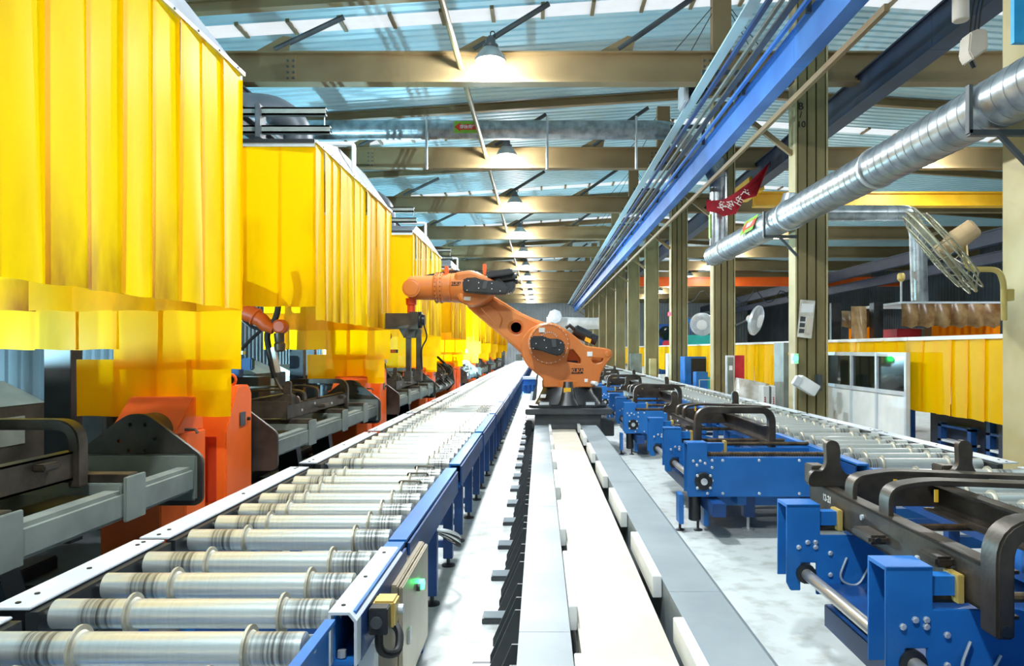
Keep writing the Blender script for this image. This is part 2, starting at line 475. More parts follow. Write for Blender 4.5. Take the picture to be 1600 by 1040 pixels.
ceil = thing('ceiling', 'pale blue ribbed sheet roof with strips of white skylights', None, (0, 0, 0), kind='structure')
SKY_W = 0.52
bands = [5.9 + 7.5 * j for j in range(10)]
edges = [YN] + [e for b in bands for e in (b, b + SKY_W)] + [YF]
def sheet(y0, y1, xa, xb):
    n = max(1, int((y1 - y0) / 0.25)); st = (y1 - y0) / n; prof = []
    for i in range(n):
        y = y0 + i * st
        prof += [(y, 0), (y + st * 0.62, 0), (y + st * 0.7, 0.04), (y + st * 0.92, 0.04)]
    prof.append((y1, 0))
    vs, fs = [], []
    for y, e in prof:
        vs += [(xa, y, roof_z(xa) + e), (xb, y, roof_z(xb) + e)]
    for i in range(len(prof) - 1): fs.append((2 * i, 2 * i + 1, 2 * i + 3, 2 * i + 2))
    MB().add(vs, fs).build('roof_sheet', 'roof', ceil, smooth=False)
for i in range(0, len(edges) - 1, 2):
    sheet(edges[i], edges[i + 1], XL, RIDGE); sheet(edges[i], edges[i + 1], RIDGE, XR)
PW = 0.93
def pane_mesh(sl):
    m = MB(); h = PW * 0.47
    vs, fs = [], []
    for i in range(5):
        y = i * SKY_W / 4
        for x in (-h, h): vs.append((x, y, x * sl + (0.02 if i % 2 else 0.0)))
    for i in range(4): fs.append((2 * i, 2 * i + 1, 2 * i + 3, 2 * i + 2))
    me = m.add(vs, fs).mesh('skylight_pane', smooth=False); me.materials.append(MT['skylight']); return me
pl, pr = pane_mesh(0.065), pane_mesh(-0.065)
for b in bands:
    bar = MB()
    n = int((RIDGE - XL) / PW)
    for i in range(n):
        x = RIDGE - (i + 0.5) * PW
        inst('skylight_pane', pl, ceil, (x, b, roof_z(x)))
        xe = x - PW / 2; bar.box(xe - 0.035, xe + 0.035, b - 0.02, b + SKY_W + 0.02, roof_z(xe) - 0.03, roof_z(xe) + 0.05)
    for i in range(12):
        x = RIDGE + (i + 0.5) * PW
        inst('skylight_pane', pr, ceil, (x, b, roof_z(x)))
        xe = x + PW / 2; bar.box(xe - 0.035, xe + 0.035, b - 0.02, b + SKY_W + 0.02, roof_z(xe) - 0.03, roof_z(xe) + 0.05)
    xe = RIDGE + 12 * PW
    bar.add([(xe, b, roof_z(xe)), (XR, b, roof_z(XR)), (XR, b + SKY_W, roof_z(XR)), (xe, b + SKY_W, roof_z(xe))], [(0, 1, 2, 3)])
    bar.build('glazing_bars', 'tan', ceil, smooth=False)

# ------------------------------------------------------------------ columns
BAY = 6.0
COL_X = 4.66
def column(k):
    d = 6.8 + BAY * k
    lab = {0: 'wide cream steel column at the right edge beside the cage fan', 1: 'cream steel column stencilled B/10 beside the white partition',
           2: 'cream steel column behind the plastic-covered machine, beside the vertical duct', 3: 'cream steel column beside the blue machine',
           }.get(k, ORD[k] + ' cream steel column of the row counted from the camera')
    r = thing('steel_column', lab, 'column', (COL_X, d, 0), 'cream columns between aisle and side hall')
    x0, x1 = COL_X - 0.28, COL_X + 0.28
    top = roof_z(COL_X) - 0.3
    MB().box(x0, x0 + 0.03, d - 0.17, d + 0.17, 0, top).build('flange', 'col', r)
    MB().box(x1 - 0.03, x1, d - 0.17, d + 0.17, 0, top).build('flange', 'col', r)
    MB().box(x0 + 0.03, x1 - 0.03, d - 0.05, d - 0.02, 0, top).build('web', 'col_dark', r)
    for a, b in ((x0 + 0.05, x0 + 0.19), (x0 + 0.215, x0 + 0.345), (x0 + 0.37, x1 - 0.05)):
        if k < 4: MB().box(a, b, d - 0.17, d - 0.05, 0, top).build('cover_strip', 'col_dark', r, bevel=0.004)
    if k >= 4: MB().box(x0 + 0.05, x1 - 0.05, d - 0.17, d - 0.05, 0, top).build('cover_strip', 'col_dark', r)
    MB().box(x0 - 0.12, x1 + 0.12, d - 0.28, d + 0.28, 0, 0.03).build('base_plate', 'col_dark', r)
    if k == 1:
        z = PZ(178, d - 0.18)
        text('lettering', 'B', 'txt_black', r, (x0 + 0.09, d - 0.176, z + 0.13), 0.17, FRONT)
        text('lettering', '/', 'txt_black', r, (x0 + 0.09, d - 0.176, z - 0.02), 0.15, FRONT)
        text('lettering', '10', 'txt_black', r, (x0 + 0.10, d - 0.176, z - 0.18), 0.15, FRONT)
    return r
columns = [column(k) for k in range(12)]

# ------------------------------------------------------------------ roof frames: tie beam, rafter, struts
for k in range(11):
    d = 12.8 + BAY * k
    lab = 'tan roof frame spanning the aisle, ' + ORD[k] + ' counted from the camera'
    r = thing('roof_frame', lab, 'roof frame', (0, d, 6.2), 'tan roof frames across the hall')
    z0, z1 = PZ(132, 12.8), PZ(84, 12.8)
    tb = MB().ibeam('x', XL, XR, d, z0, z1, 0.26, 0.03, 0.02).build('tie_beam', 'tan', r, smooth=False)
    if k < 2:
        for xs in (PX(455, 12.8), 2.9):
            MB().box(xs - 0.09, xs + 0.09, d - 0.035, d - 0.012, z0 + 0.03, z1 - 0.03).build('splice_plate', 'tan', tb)
            bm_ = MB()
            for i in range(4):
                for sx in (-0.05, 0.05):
                    bm_.cyl((xs + sx, d - 0.05, z0 + 0.1 + i * 0.1), (xs + sx, d - 0.034, z0 + 0.1 + i * 0.1), 0.022, n=6)
            bm_.build('splice_bolts', 'strut', tb)
    # rafter under the roof sheet, both slopes
    dr = d - 0.35
    for xa, xb in ((XL, RIDGE), (RIDGE, XR)):
        za, zb = roof_z(xa) - 0.03, roof_z(xb) - 0.03
        m = MB()
        for h0, h1, w in ((0.0, 0.02, 0.16), (0.18, 0.2, 0.16), (0.02, 0.18, 0.02)):
            m.add([(xa, dr - w / 2, za - h1), (xb, dr - w / 2, zb - h1), (xb, dr + w / 2, zb - h1), (xa, dr + w / 2, za - h1),
                   (xa, dr - w / 2, za - h0), (xb, dr - w / 2, zb - h0), (xb, dr + w / 2, zb - h0), (xa, dr + w / 2, za - h0)],
                  [(0, 3, 2, 1), (4, 5, 6, 7), (0, 1, 5, 4), (1, 2, 6, 5), (2, 3, 7, 6), (3, 0, 4, 7)])
        m.build('rafter', 'tan', r, smooth=False)
    MB().box(2.98, 3.3, d - 0.1, d + 0.1, z1, roof_z(3.1) - 0.3).build('post', 'tan', r)
    for xa, xb in ((-1.15, 0.15), (1.35, 2.75), (-4.6, -3.4), (6.6, 7.9), (10.2, 11.5)):
        st = MB().tube([(xa, d - 0.05, z1 + 0.05), (xb, d - 0.05, roof_z(xb) - 0.3)], 0.05, 8).build('strut', 'strut', r)
        MB().prism([(xa - 0.35, z1), (xa + 0.25, z1), (xa + 0.3, z1 + 0.26), (xa + 0.16, z1 + 0.28)], 'xz', d - 0.075, d - 0.06).build('gusset', 'tan', st)
    m = MB()
    for xa, za in ((2.3, z1), (2.6, z1), (3.7, z1), (3.9, z1)):
        m.tube([(xa, d - 0.02, za), (3.15, d - 0.02, roof_z(3.15) - 0.35)], 0.008, 5)
    m.build('tie_wires', 'strut', r)

# long pipe below the roof
t = MB().tube([(-1.38, 5.0, 6.5), (-1.38, 76.0, 6.5)], 0.05, 10).build('conduit_pipe', 'col_dark')
tag(t, 'long pale pipe running under the roof beside the aisle lamps', 'pipe')

# ------------------------------------------------------------------ high-bay lamps
def lamp_proto(x, d, z, w, label, group):
    r = thing('high_bay_lamp', label, 'lamp', (x, d, z), group)
    MB().lathe((x, d, z), (0, 0, 1), [(0.0, 0.25), (0.02, 0.262), (0.05, 0.25), (0.13, 0.2), (0.2, 0.14), (0.22, 0.12)], 24).build('reflector', 'lamp_bell', r)
    MB().lathe((x, d, z + 0.22), (0, 0, 1), [(0, 0.12), (0.02, 0.13), (0.05, 0.13), (0.06, 0.09), (0.16, 0.08), (0.17, 0.05), (0.2, 0.04)], 16).build('housing', 'lamp_body', r)
    MB().tube(fillet([(x, d, z + 0.4), (x, d, z + 0.5), (x + 0.07, d, z + 0.5), (x + 0.07, d, z + 0.3)], 0.04, 4), 0.01, 6).build('cable', 'rubber', r)
    MB().tube([(x, d, z + 0.4), (x, d + 0.42, z + 0.4)], 0.018, 8).build('bracket', 'strut', r)
    MB().lathe((x, d, z - 0.045), (0, 0, 1), [(0, 0.12), (0.02, 0.2), (0.044, 0.24)], 24).build('lens', 'lens', r)
    for kind, en, dz in (('AREA', w * 0.42, -0.06), ('POINT', w * 0.36, -0.17)):
        ld = bpy.data.lights.new('lamp_light', kind); ld.energy = en; ld.color = (0.93, 0.97, 1.0)
        if kind == 'AREA': ld.shape = 'DISK'; ld.size = 0.5
        else: ld.shadow_soft_size = 0.1
        lo = bpy.data.objects.new('lamp_light', ld); COL.objects.link(lo); lo.parent = r; lo.location = (0, 0, dz)
    return r
LZ = PZ(103, 12.5)
g = 'high-bay lamps over the aisle'
l0 = lamp_proto(-0.83, 12.3, LZ, LAMP_W, 'bright bell-shaped lamp hanging in front of the first roof beam', g)
for k in range(1, 11):
    dup(l0, (-0.83, 12.3 + 6 * k, LZ), 'bright bell-shaped aisle lamp, ' + ORD[k] + ' counted from the camera')
for k, w in ((-1, 'directly ahead of the camera above the frame'), (-2, 'directly over the camera above the frame')):
    dup(l0, (-0.83, 12.3 + 6 * k, LZ), 'bright bell-shaped aisle lamp ' + w)
s0 = lamp_proto(9.8, 18.3, LZ, LAMP_W_SIDE, 'bell-shaped side-hall lamp hanging above the big silver duct', 'high-bay lamps over the side hall')
for k in range(-2, 9):
    if k == 0: continue
    dup(s0, (9.8, 18.3 + 6 * k, LZ), ('bell-shaped side-hall lamp, ' + ORD[k] + ' visible counted from the camera') if k > 0 else
        ('bell-shaped side-hall lamp hidden behind the cream column' if k == -1 else 'bell-shaped side-hall lamp outside the frame'))

# ------------------------------------------------------------------ crane runways
def runway(x, H0, H1, y0, y1, w, mat, label):
    r = thing('crane_runway', label, 'crane rail', (x, y0, EYE + H0))
    z0, z1 = EYE + H0, EYE + H1
    n = int((y1 - y0) / 6); L = (y1 - y0) / n
    for i in range(n):
        a = y0 + i * L
        MB().ibeam('y', a + 0.004, a + L - 0.004, x, z0, z1, w, 0.03, w * 0.7).build('girder', mat, r, smooth=False)
    MB().box(x - 0.03, x + 0.03, y0, y1, z1, z1 + 0.05).build('rail', 'strut', r)
    return r
rw = runway(3.52, 3.84, 4.34, 3.5, 75, 0.2, 'crane', 'bright blue crane runway girder along the aisle columns')
for k in range(11):
    d = 12.8 + BAY * k
    MB().box(3.4, 3.64, d - 0.1, d + 0.1, EYE + 4.34, PZ(132, 12.8)).build('hanger', 'strut', rw)
    MB().beam((3.62, d, EYE + 4.0), (COL_X - 0.28, d, EYE + 3.4), 0.08, 0.08).build('brace', 'tan', rw)
cr = thing('conductor_rails', 'pale blue conductor rails and cable tray beside the blue crane girder', 'conductor rail', (3.1, 3.5, 6.0))
for i, (x, z, w, h) in enumerate(((2.80, 6.16, 0.16, 0.03), (2.95, 6.1, 0.07, 0.05), (3.06, 6.02, 0.05, 0.05), (3.16, 5.94, 0.1, 0.03), (3.28, 5.88, 0.05, 0.05))):
    MB().box(x - w / 2, x + w / 2, 3.5, 74, z - h / 2, z + h / 2).build('conductor_bar', ('roof', 'blue_dark', 'fix', 'strut', 'crane')[i], cr)
for k in range(24):
    y = 6.3 + k * 3.0
    MB().box(2.7, 3.45, y - 0.04, y + 0.04, 6.2, 6.26).build('bracket', 'strut', cr)
    MB().box(3.36, 3.42, y - 0.03, y + 0.03, 5.85, 6.2).build('bracket_post', 'strut', cr)
MB().box(2.7, 3.0, 13.2, 14.0, 6.26, 6.5).build('current_collector', 'black', cr, bevel=0.02)
MB().box(2.6, 2.69, 13.3, 13.9, 6.1, 6.5).build('collector_box', 'cap', cr, bevel=0.02)
MB().tube([(2.9, 12.6, 6.4), (2.9, 13.2, 6.4)], 0.06, 12).build('cable_gland', 'alu', cr)
for i, (x, H0, H1) in enumerate(((5.62, 4.22, 4.75), (16.2, 3.75, 4.25), (16.9, 3.2, 3.6))):
    runway(x, H0, H1, 4.0, 74, 0.3, 'navy', ('dark navy crane runway girder behind the cream columns', 'upper dark navy girder crossing the side hall',
           'lower dark navy girder crossing the side hall')[i])
tag(MB().box(3.74, 3.8, 8, 74, 5.28, 5.36).build('cable_channel', 'tan'), 'thin tan channel running below the blue crane girder', 'channel')

# travelling cranes of the side hall
def crane(d, y0, y1, mat, label):
    za, zb = PZ(y1, d), PZ(y0, d)
    r = thing('bridge_crane', label, 'crane', (13, d, za))
    MB().ibeam('x', 5.8, 21.5, d, za, zb, 0.34, 0.05, 0.2).build('girder', mat, r, smooth=False)
    MB().box(5.45, 5.85, d - 0.8, d + 0.8, zb - 0.1, zb + 0.25).build('end_carriage', mat, r, bevel=0.01)
    return r
crane(20.0, 301, 323, 'yellow', 'yellow bridge crane girder across the side hall')
oc = crane(44.0, 433, 447, 'ped', 'distant orange bridge crane girder with looped cables')
pts = [(6.5 + i * 0.25, 43.7, PZ(447, 44) - 0.1 - 0.9 * abs(math.sin(i * 0.5))) for i in range(40)]
MB().tube(pts, 0.03, 6).build('looped_cable', 'rubber', oc)

# ------------------------------------------------------------------ ducts
def spiral_duct(name, label, path, r, seam=0.16, mat='duct', cat='duct'):
    """segment objects along a polyline, each with raised seam rings"""
    root = thing(name, label, cat, path[0])
    m = MB(); m.tube(path, r, 24)
    ob = m.build('duct_shell', mat, root)
    s = MB(); acc = 0.0; L = [Vector(p) for p in path]
    for i in range(len(L) - 1):
        d = L[i + 1] - L[i]; ln = d.length; dn = d.normalized(); t = 0.05
        if ln < seam: continue
        while t < ln:
            c = L[i] + dn * t
            s.lathe(c - dn * 0.004, dn, [(0, r), (0.002, r + 0.004), (0.006, r + 0.004), (0.008, r)], 24); t += seam
    if s.v: s.build('seam_rings', mat, ob)['kind'] = 'stuff'
    return root
def ring(root, c, axis, r, w=0.06):
    MB().lathe(Vector(c) - Vector(axis) * w / 2, axis, [(0, r), (0.001, r + 0.02), (w - 0.001, r + 0.02), (w, r)], 24).build('joint_collar', 'alu', root)

DX, DH = 4.08, 2.2
big = spiral_duct('exhaust_duct', 'large silver spiral exhaust duct slanting across the cream columns', [(DX, 4.2, EYE + DH), (DX, 17.3, EYE + DH)], 0.235, 0.17)
for d in (16.0, 12.0, 8.9): ring(big, (DX, d, EYE + DH), (0, 1, 0), 0.235)
MB().lathe((DX, 17.3, EYE + DH), (0, 1, 0), [(0, 0.235), (0.06, 0.2), (0.1, 0.1)], 24).build('end_cap', 'duct', big)
MB().lathe((DX + 0.05, 12.1, EYE + DH + 0.1), (0.3, 0, 1), [(0, 0.2), (0.22, 0.2), (0.24, 0.16)], 24).build('branch_stub', 'duct', big)
for d in (12.55, 6.55, 18.0):
    if d > 17.5: continue
    br = MB().box(DX - 0.27, COL_X - 0.28, d - 0.03, d + 0.03, EYE + DH - 0.3, EYE + DH - 0.25).build('bracket', 'strut', big)
    MB().box(DX - 0.28, DX - 0.245, d - 0.03, d + 0.03, EYE + DH - 0.28, EYE + DH + 0.15).build('upright', 'strut', br)
    MB().beam((DX + 0.0, d, EYE + DH - 0.28), (COL_X - 0.28, d, EYE + DH - 0.6), 0.04, 0.04).build('brace', 'strut', br)
# sign with a red arrow on the duct
def arrow_sign(c, u, v, w, h, parent, glyphs):
    """green plate with a red arrow and white characters; u along the sign, v up, in the sign's plane"""
    u, v = Vector(u).normalized(), Vector(v).normalized(); n = u.cross(v); c = Vector(c)
    def q(poly, e, nm, mt):
        m = MB(); k = len(poly)
        vs = [c + u * a * w + v * b * h + n * (e - 0.004) for a, b in poly] + [c + u * a * w + v * b * h + n * e for a, b in poly]
        m.add(vs, [tuple(range(k - 1, -1, -1)), tuple(range(k, 2 * k))] + [(i, (i + 1) % k, k + (i + 1) % k, k + i) for i in range(k)])
        return m.build(nm, mt, parent, smooth=False)
    q([(-.5, -.5), (.5, -.5), (.5, .5), (-.5, .5)], 0.004, 'sign_plate', 'green_sign')
    q([(-.48, 0), (-.22, -.42), (-.22, -.24), (.5, -.24), (.5, .24), (-.22, .24), (-.22, .42)], 0.009, 'arrow', 'red_sign')
    R = Matrix((u, v, n)).transposed()
    text('lettering', glyphs, 'txt_white', parent, c + u * 0.1 * w + n * 0.012, h * 0.36, R.to_4x4(), 0.001)
cdir = Vector((-0.85, -0.0, 0.35)).normalized()
arrow_sign(Vector((DX, 13.6, EYE + DH)) + cdir * 0.245, (0, -1, 0), (0.38, 0, 0.92), 0.85, 0.3, big, '焊接烟气')

VX, VD = 4.13, 17.05
CZ = PZ(205, 17.4)
vd = spiral_duct('riser_duct', 'vertical silver duct wrapped in plastic beside the red banner', [(VX, VD, EYE + DH + 0.2), (VX, VD, PZ(250, VD))], 0.2, 0.3)
MB().box(VX - 0.21, VX - 0.19, VD - 0.08, VD + 0.08, PZ(372, VD), PZ(335, VD)).build('sign_plate', 'green_sign', vd)
cross_path = fillet([(-5.6, 17.3, CZ), (3.1, 17.3, CZ), (VX - 0.1, VD + 0.05, PZ(262, VD)), (VX, VD, PZ(262, VD) - 0.3)], 0.35, 5)
cd = spiral_duct('cross_duct', 'silver spiral duct crossing the aisle under the roof with green arrow sign', [tuple(p) for p in cross_path], 0.22, 0.15)
arrow_sign((PX(728, 17.1), 17.07, CZ), (1, 0, 0), (0, 0, 1), 0.55, 0.27, cd, '焊接烟气')
for x in (PX(668, 17.2), PX(855, 17.2), PX(993, 17.2)):
    m = MB().tube([(x, 17.06, CZ + 0.25), (x, 17.06, PZ(264, 17.06))], 0.03, 8)
    m.build('hanger', 'alu', cd)
    MB().lathe((x - 0.02, 17.3, CZ), (1, 0, 0), [(0, 0.22), (0.002, 0.235), (0.038, 0.235), (0.04, 0.22)], 20).build('clamp', 'strut', cd)
fd = spiral_duct('far_duct', 'white duct crossing the far end of the aisle behind the robot', [(0.5, 58, PZ(505, 58)), (PX(944, 58), 58, PZ(505, 58)), (PX(946, 58), 58, PZ(455, 58))], 0.5, 0.8, 'white')
MB().box(1.6, 1.8, 57.6, 57.8, 0, PZ(515, 58)).build('support_post', 'white', fd)
tag(MB().lathe((PX(867, 57), 57, PZ(494, 57)), (0, -1, 0), [(-0.55, 0.3), (-0.4, 0.55), (0.0, 0.55), (0.04, 0.2)], 8).build('exhaust_fan_housing', 'cap'), 'round white fan housing above the far duct', 'fan')
sd = spiral_duct('side_hall_duct', 'pale duct running over the side hall and dropping to the smoked curtain', [tuple(p) for p in
     fillet([(5.3, 14.0, PZ(333, 14)), (PX(1420, 14), 14.0, PZ(333, 14)), (PX(1434, 14), 14.0, PZ(360, 14)), (PX(1437, 14), 14.0, PZ(478, 14))], 0.12, 4)], 0.15, 0.2)

# ------------------------------------------------------------------ roller conveyors
def roller_meshes():
    t = MB().lathe((-0.5, 0, 0), (1, 0, 0), [(0, 0.045), (0.004, 0.052), (0.996, 0.052), (1.0, 0.045)], 20)
    t.cyl((-0.53, 0, 0), (0.53, 0, 0), 0.015, n=8)
    a = t.mesh('roller'); a.materials.append(MT['roller'])
    f = MB().lathe((-0.008, 0, 0), (1, 0, 0), [(0, 0.05), (0, 0.074), (0.009, 0.074), (0.009, 0.058), (0.016, 0.052)], 24)
    b = f.mesh('flange'); b.materials.append(MT['flange'])
    w = t.mesh('roller_far'); w.materials.append(MT['roller']); 
    return a, b
RM, FM = roller_meshes()
RZ = 0.65
def conveyor(cx, s, L, rolls, side, label, near, group):
    """one conveyor section; side=+1: control side faces +x (aisle)"""
    r = thing('roller_conveyor', label, 'conveyor', (cx, s, 0), group)
    for i, y in enumerate(rolls):
        ro = inst('roller', RM, r, (0, y - s, RZ), (random.uniform(0, 6), 0, 0 if side > 0 else math.pi))
        if near:
            inst('flange', FM, ro, (-0.215, 0, 0)); inst('flange', FM, ro, (0.325, 0, 0))
    e = s + L
    xa, xb = cx + side * 0.515, cx + side * (0.60 if s > 1 else 0.55)       # channel next to the aisle
    lo, hi = min(xa, xb), max(xa, xb)
    m = MB().box(lo, hi, s, e, RZ + 0.02, RZ + 0.035).box(lo, hi, s, e, RZ - 0.155, RZ - 0.14)
    m.box(*( (lo, lo + 0.012) if side > 0 else (hi - 0.012, hi)), s, e, RZ - 0.14, RZ + 0.02)
    m.build('side_channel', 'blue', r)
    if s > 1: MB().box(*((hi, hi + 0.012) if side > 0 else (lo - 0.012, lo)), s + 0.03, e - 0.02, RZ - 0.15, RZ + 0.01).build('outer_web', 'blue_dark', r)
    xa, xb = cx - side * 0.515, cx - side * 0.56
    lo, hi = min(xa, xb), max(xa, xb)
    MB().box(lo, hi, s, e, RZ - 0.14, RZ + 0.03).build('chain_channel', 'black', r)
    xa, xb = cx - side * 0.545, cx - side * 0.69
    lo, hi = min(xa, xb), max(xa, xb)
    cp = MB().box(lo, hi, s, e, RZ + 0.035, RZ + 0.045).build('chain_guard', 'cap', r, bevel=0.003)
    if near:
        m = MB()
        for y in (s + 0.05, s + 0.15, (s + e) / 2, e - 0.1, e - 0.05): m.cyl((cx - side * 0.62, y, RZ + 0.045), (cx - side * 0.62, y, RZ + 0.049), 0.01, n=8)
        m.build('guard_screws', 'black', cp)['kind'] = 'stuff'
        m = MB(); y = s + 0.05
        while y < e - 0.05:
            m.box(cx - side * 0.535 - 0.012, cx - side * 0.535 + 0.012, y, y + 0.025, RZ + 0.0 + 0.008 * math.sin(y * 20), RZ + 0.02 + 0.008 * math.sin(y * 20)); y += 0.035
        m.build('drive_chain', 'black', r)
    for y in ((s + 0.25, (s + e) / 2, e - 0.25) if L > 1 else (s + 0.25, e - 0.2)):
        for sx in (1, -1):
            x = cx + side * sx * 0.565
            lg = MB().box(x - 0.035, x + 0.035, y - 0.035, y + 0.035, 0.06, RZ - 0.15).build('leg', 'blue_dark' if sx > 0 else 'blue', r, bevel=0.004)
            MB().lathe((x, y, 0), (0, 0, 1), [(0, 0.05), (0.012, 0.05), (0.02, 0.014), (0.06, 0.014)], 12).build('foot', 'black', lg)
        MB().box(cx - 0.53, cx + 0.53, y - 0.03, y + 0.03, 0.36, 0.43).build('cross_bar', 'blue', r)
        MB().box(cx - 0.53, cx + 0.53, y - 0.02, y + 0.02, 0.14, 0.19).build('cross_bar', 'blue_dark', r)
    return r
CXL, CXR = -1.245, 3.15
secs = [(0.7, 1.8, [1.1 + 0.31 * i for i in range(5)]), (2.58, 0.93, [2.65 + 0.31 * i for i in range(3)]), (3.55, 2.15, [3.68 + 0.31 * i for i in range(7)])]
for i in range(23):
    s = 5.9 + 2.35 * i; secs.append((s, 2.2, [s + 0.2 + 0.31 * j for j in range(7)]))
pa = {0: 'nearest roller conveyor section, cut by the lower edge, beside the welding fixture', 1: 'short roller conveyor section with the brass-coloured sensor box', 2: 'roller conveyor section carrying the small electrical cabinet with green light'}
left_secs = []; right_secs = []
protos = {}
for i, (s, L, rolls) in enumerate(secs):
    lab = pa.get(i, 'roller conveyor section beside the welding booths, ' + ORD[i] + ' counted from the camera')
    rl = 'roller conveyor section behind the blue clamp units, ' + ORD[i] + ' counted from the camera'
    gl, gr = 'roller conveyor by the welding booths', 'roller conveyor by the columns'
    if i < 4 or i == 9:
        a = conveyor(CXL, s, L, rolls, 1, lab, i < 7, gl)
        b = conveyor(CXR, s, L, rolls, -1, rl, i < 7, gr)
        if i >= 3: protos = {'l': a, 'r': b}
    else:
        a = dup(protos['l'], (CXL, s, 0), lab); b = dup(protos['r'], (CXR, s, 0), rl)
    left_secs.append(a); right_secs.append(b)

# dressing of the near sections
for y in (4.92, 5.23, 5.54):
    MB().tube(fillet([(-0.94, y, 0.705), (-0.94, y, 0.722), (-0.80, y, 0.722), (-0.80, y, 0.705)], 0.01, 2), 0.007, 6).build('retaining_rod', 'steel_dark', left_secs[2])
c0 = left_secs[1]
ch = MB().prism([(-0.735, 0.505), (-0.735, 0.69), (-0.66, 0.69), (-0.635, 0.66), (-0.635, 0.505), (-0.645, 0.505), (-0.645, 0.655), (-0.665, 0.68), (-0.725, 0.68), (-0.725, 0.505)], 'xz', 2.55, 3.4).build('cable_cover', 'cap', c0, smooth=False)
MB().cyl((-0.70, 2.6, 0.515), (-0.70, 2.6, 0.54), 0.016, n=6).build('bolt', 'bolt', c0)
for y in (2.62, 2.95, 3.3): MB().cyl((-0.70, y, 0.69), (-0.70, y, 0.694), 0.008, n=8).build('cover_screw', 'black', ch)
MB().box(-0.68, -0.62, 2.75, 2.82, 0.0, 0.5).build('support_post', 'cap', c0)
sn = thing('sensor_box', 'small brass-coloured sensor box with black end on the conveyor rail', 'sensor', (-0.6, 2.75, 0.62))
MB().box(-0.63, -0.545, 2.76, 2.86, 0.555, 0.655).build('housing', 'gold', sn, bevel=0.008)
MB().box(-0.63, -0.56, 2.70, 2.76, 0.552, 0.65).build('connector_block', 'black', sn, bevel=0.004)
MB().cyl((-0.60, 2.70, 0.60), (-0.60, 2.69, 0.60), 0.022, n=16).build('plug', 'charcoal', sn)
MB().cyl((-0.545, 2.83, 0.605), (-0.525, 2.83, 0.605), 0.018, n=12).build('button', 'cap', sn)
MB().tube(fillet([(-0.60, 2.74, 0.56), (-0.60, 2.74, 0.47), (-0.54, 2.8, 0.44), (-0.55, 2.9, 0.5), (-0.66, 3.0, 0.52)], 0.05, 5), 0.016, 10).build('cable', 'rubber', sn)
ec = thing('electrical_cabinet', 'stainless electrical cabinet with a green light under the roller conveyor', 'cabinet', (-0.66, 3.45, 0.1))
MB().box(-0.74, -0.605, 3.12, 3.85, 0.1, 0.6).build('body', 'stainless', ec, bevel=0.006)
dr = MB().box(-0.603, -0.585, 3.13, 3.84, 0.11, 0.59).build('door', 'stainless', ec, bevel=0.005)
MB().cyl((-0.585, 3.55, 0.47), (-0.56, 3.55, 0.47), 0.024, n=16).build('indicator_light', 'green_led', dr)
MB().cyl((-0.585, 3.5, 0.47), (-0.57, 3.5, 0.47), 0.018, n=16).build('switch', 'charcoal', dr)
MB().box(-0.586, -0.575, 3.25, 3.3, 0.3, 0.36).build('lock', 'bolt', dr)
MB().box(-0.70, -0.62, 3.88, 3.94, 0, 0.5).build('support_post', 'blue', ec)
hb = thing('cable_bundle', 'looped dark and silver cables beside the conveyor legs', 'cables', (-0.6, 4.8, 0.3))
for i in range(4):
    MB().tube(fillet([(-0.72, 4.55 + i * 0.03, 0.5), (-0.56, 4.7 + i * 0.02, 0.44 - i * 0.02), (-0.52, 4.85, 0.36 - i * 0.02), (-0.6, 5.0, 0.3), (-0.72, 5.1, 0.34)], 0.08, 4), 0.012, 6).build('cable', ('alu', 'rubber')[i % 2], hb)

# ------------------------------------------------------------------ robot track
tr = thing('robot_track', 'pale grey floor track with cream centre plates carrying the big robot', 'robot track', (0.36, 0, 0))
TZ = 0.45
def track_pieces(x0, x1, z0, z1, L, y0, y1, name, mat, ch=0.0):
    y = y0
    while y < y1:
        MB().prism([(x0, z0), (x0, z1), (x1 - ch, z1), (x1, z1 - ch), (x1, z0)] if ch else [(x0, z0), (x0, z1), (x1, z1), (x1, z0)], 'xz', y + 0.002, y + L - 0.002).build(name, mat, tr, smooth=False); y += L
track_pieces(-0.086, 0.123, 0.02, TZ, 2.4, 0.6, 56, 'rail_box', 'rail_grey')
track_pieces(0.612, 0.905, 0.02, TZ, 2.9, 0.6, 56, 'rail_box', 'rail_grey', 0.05)
track_pieces(0.165, 0.535, 0.30, 0.385, 2.05, 0.6, 56, 'centre_plate', 'cream_plate')
MB().box(0.125, 0.61, 0.6, 56, 0.02, 0.06).build('trough', 'charcoal', tr)
for i in range(30):
    y = 1.85 + 1.4 * i; MB().box(0.127, 0.163, y, y + 0.9, 0.36, 0.468).build('guide_bar', 'white', tr, bevel=0.003)
    y = 2.22 + 1.46 * i; MB().box(0.563, 0.608, y, y + 0.9, 0.36, 0.468).build('guide_bar', 'white', tr, bevel=0.003)
gus = MB().prism([(-0.088, 0.03), (-0.25, 0.03), (-0.25, 0.07), (-0.12, 0.36), (-0.088, 0.36)], 'xz', -0.006, 0.006).mesh('gusset', smooth=False); gus.materials.append(MT['charcoal'])
pad = MB().box(-0.34, -0.06, -0.11, 0.11, 0.0, 0.03).mesh('foot_pad', 0.003); pad.materials.append(MT['charcoal'])
blk = MB().box(-0.33, -0.2, -0.1, -0.02, 0.03, 0.075).mesh('levelling_block', 0.003); blk.materials.append(MT['cap'])
for i in range(48):
    y = 2.0 + i * 0.8
    inst('foot_pad', pad, tr, (-0.36, y, 0)); inst('levelling_block', blk, tr, (-0.36, y, 0))
    for e in (-0.09, 0.09, 0.3): inst('gusset', gus, tr, (-0.36, y + e, 0))

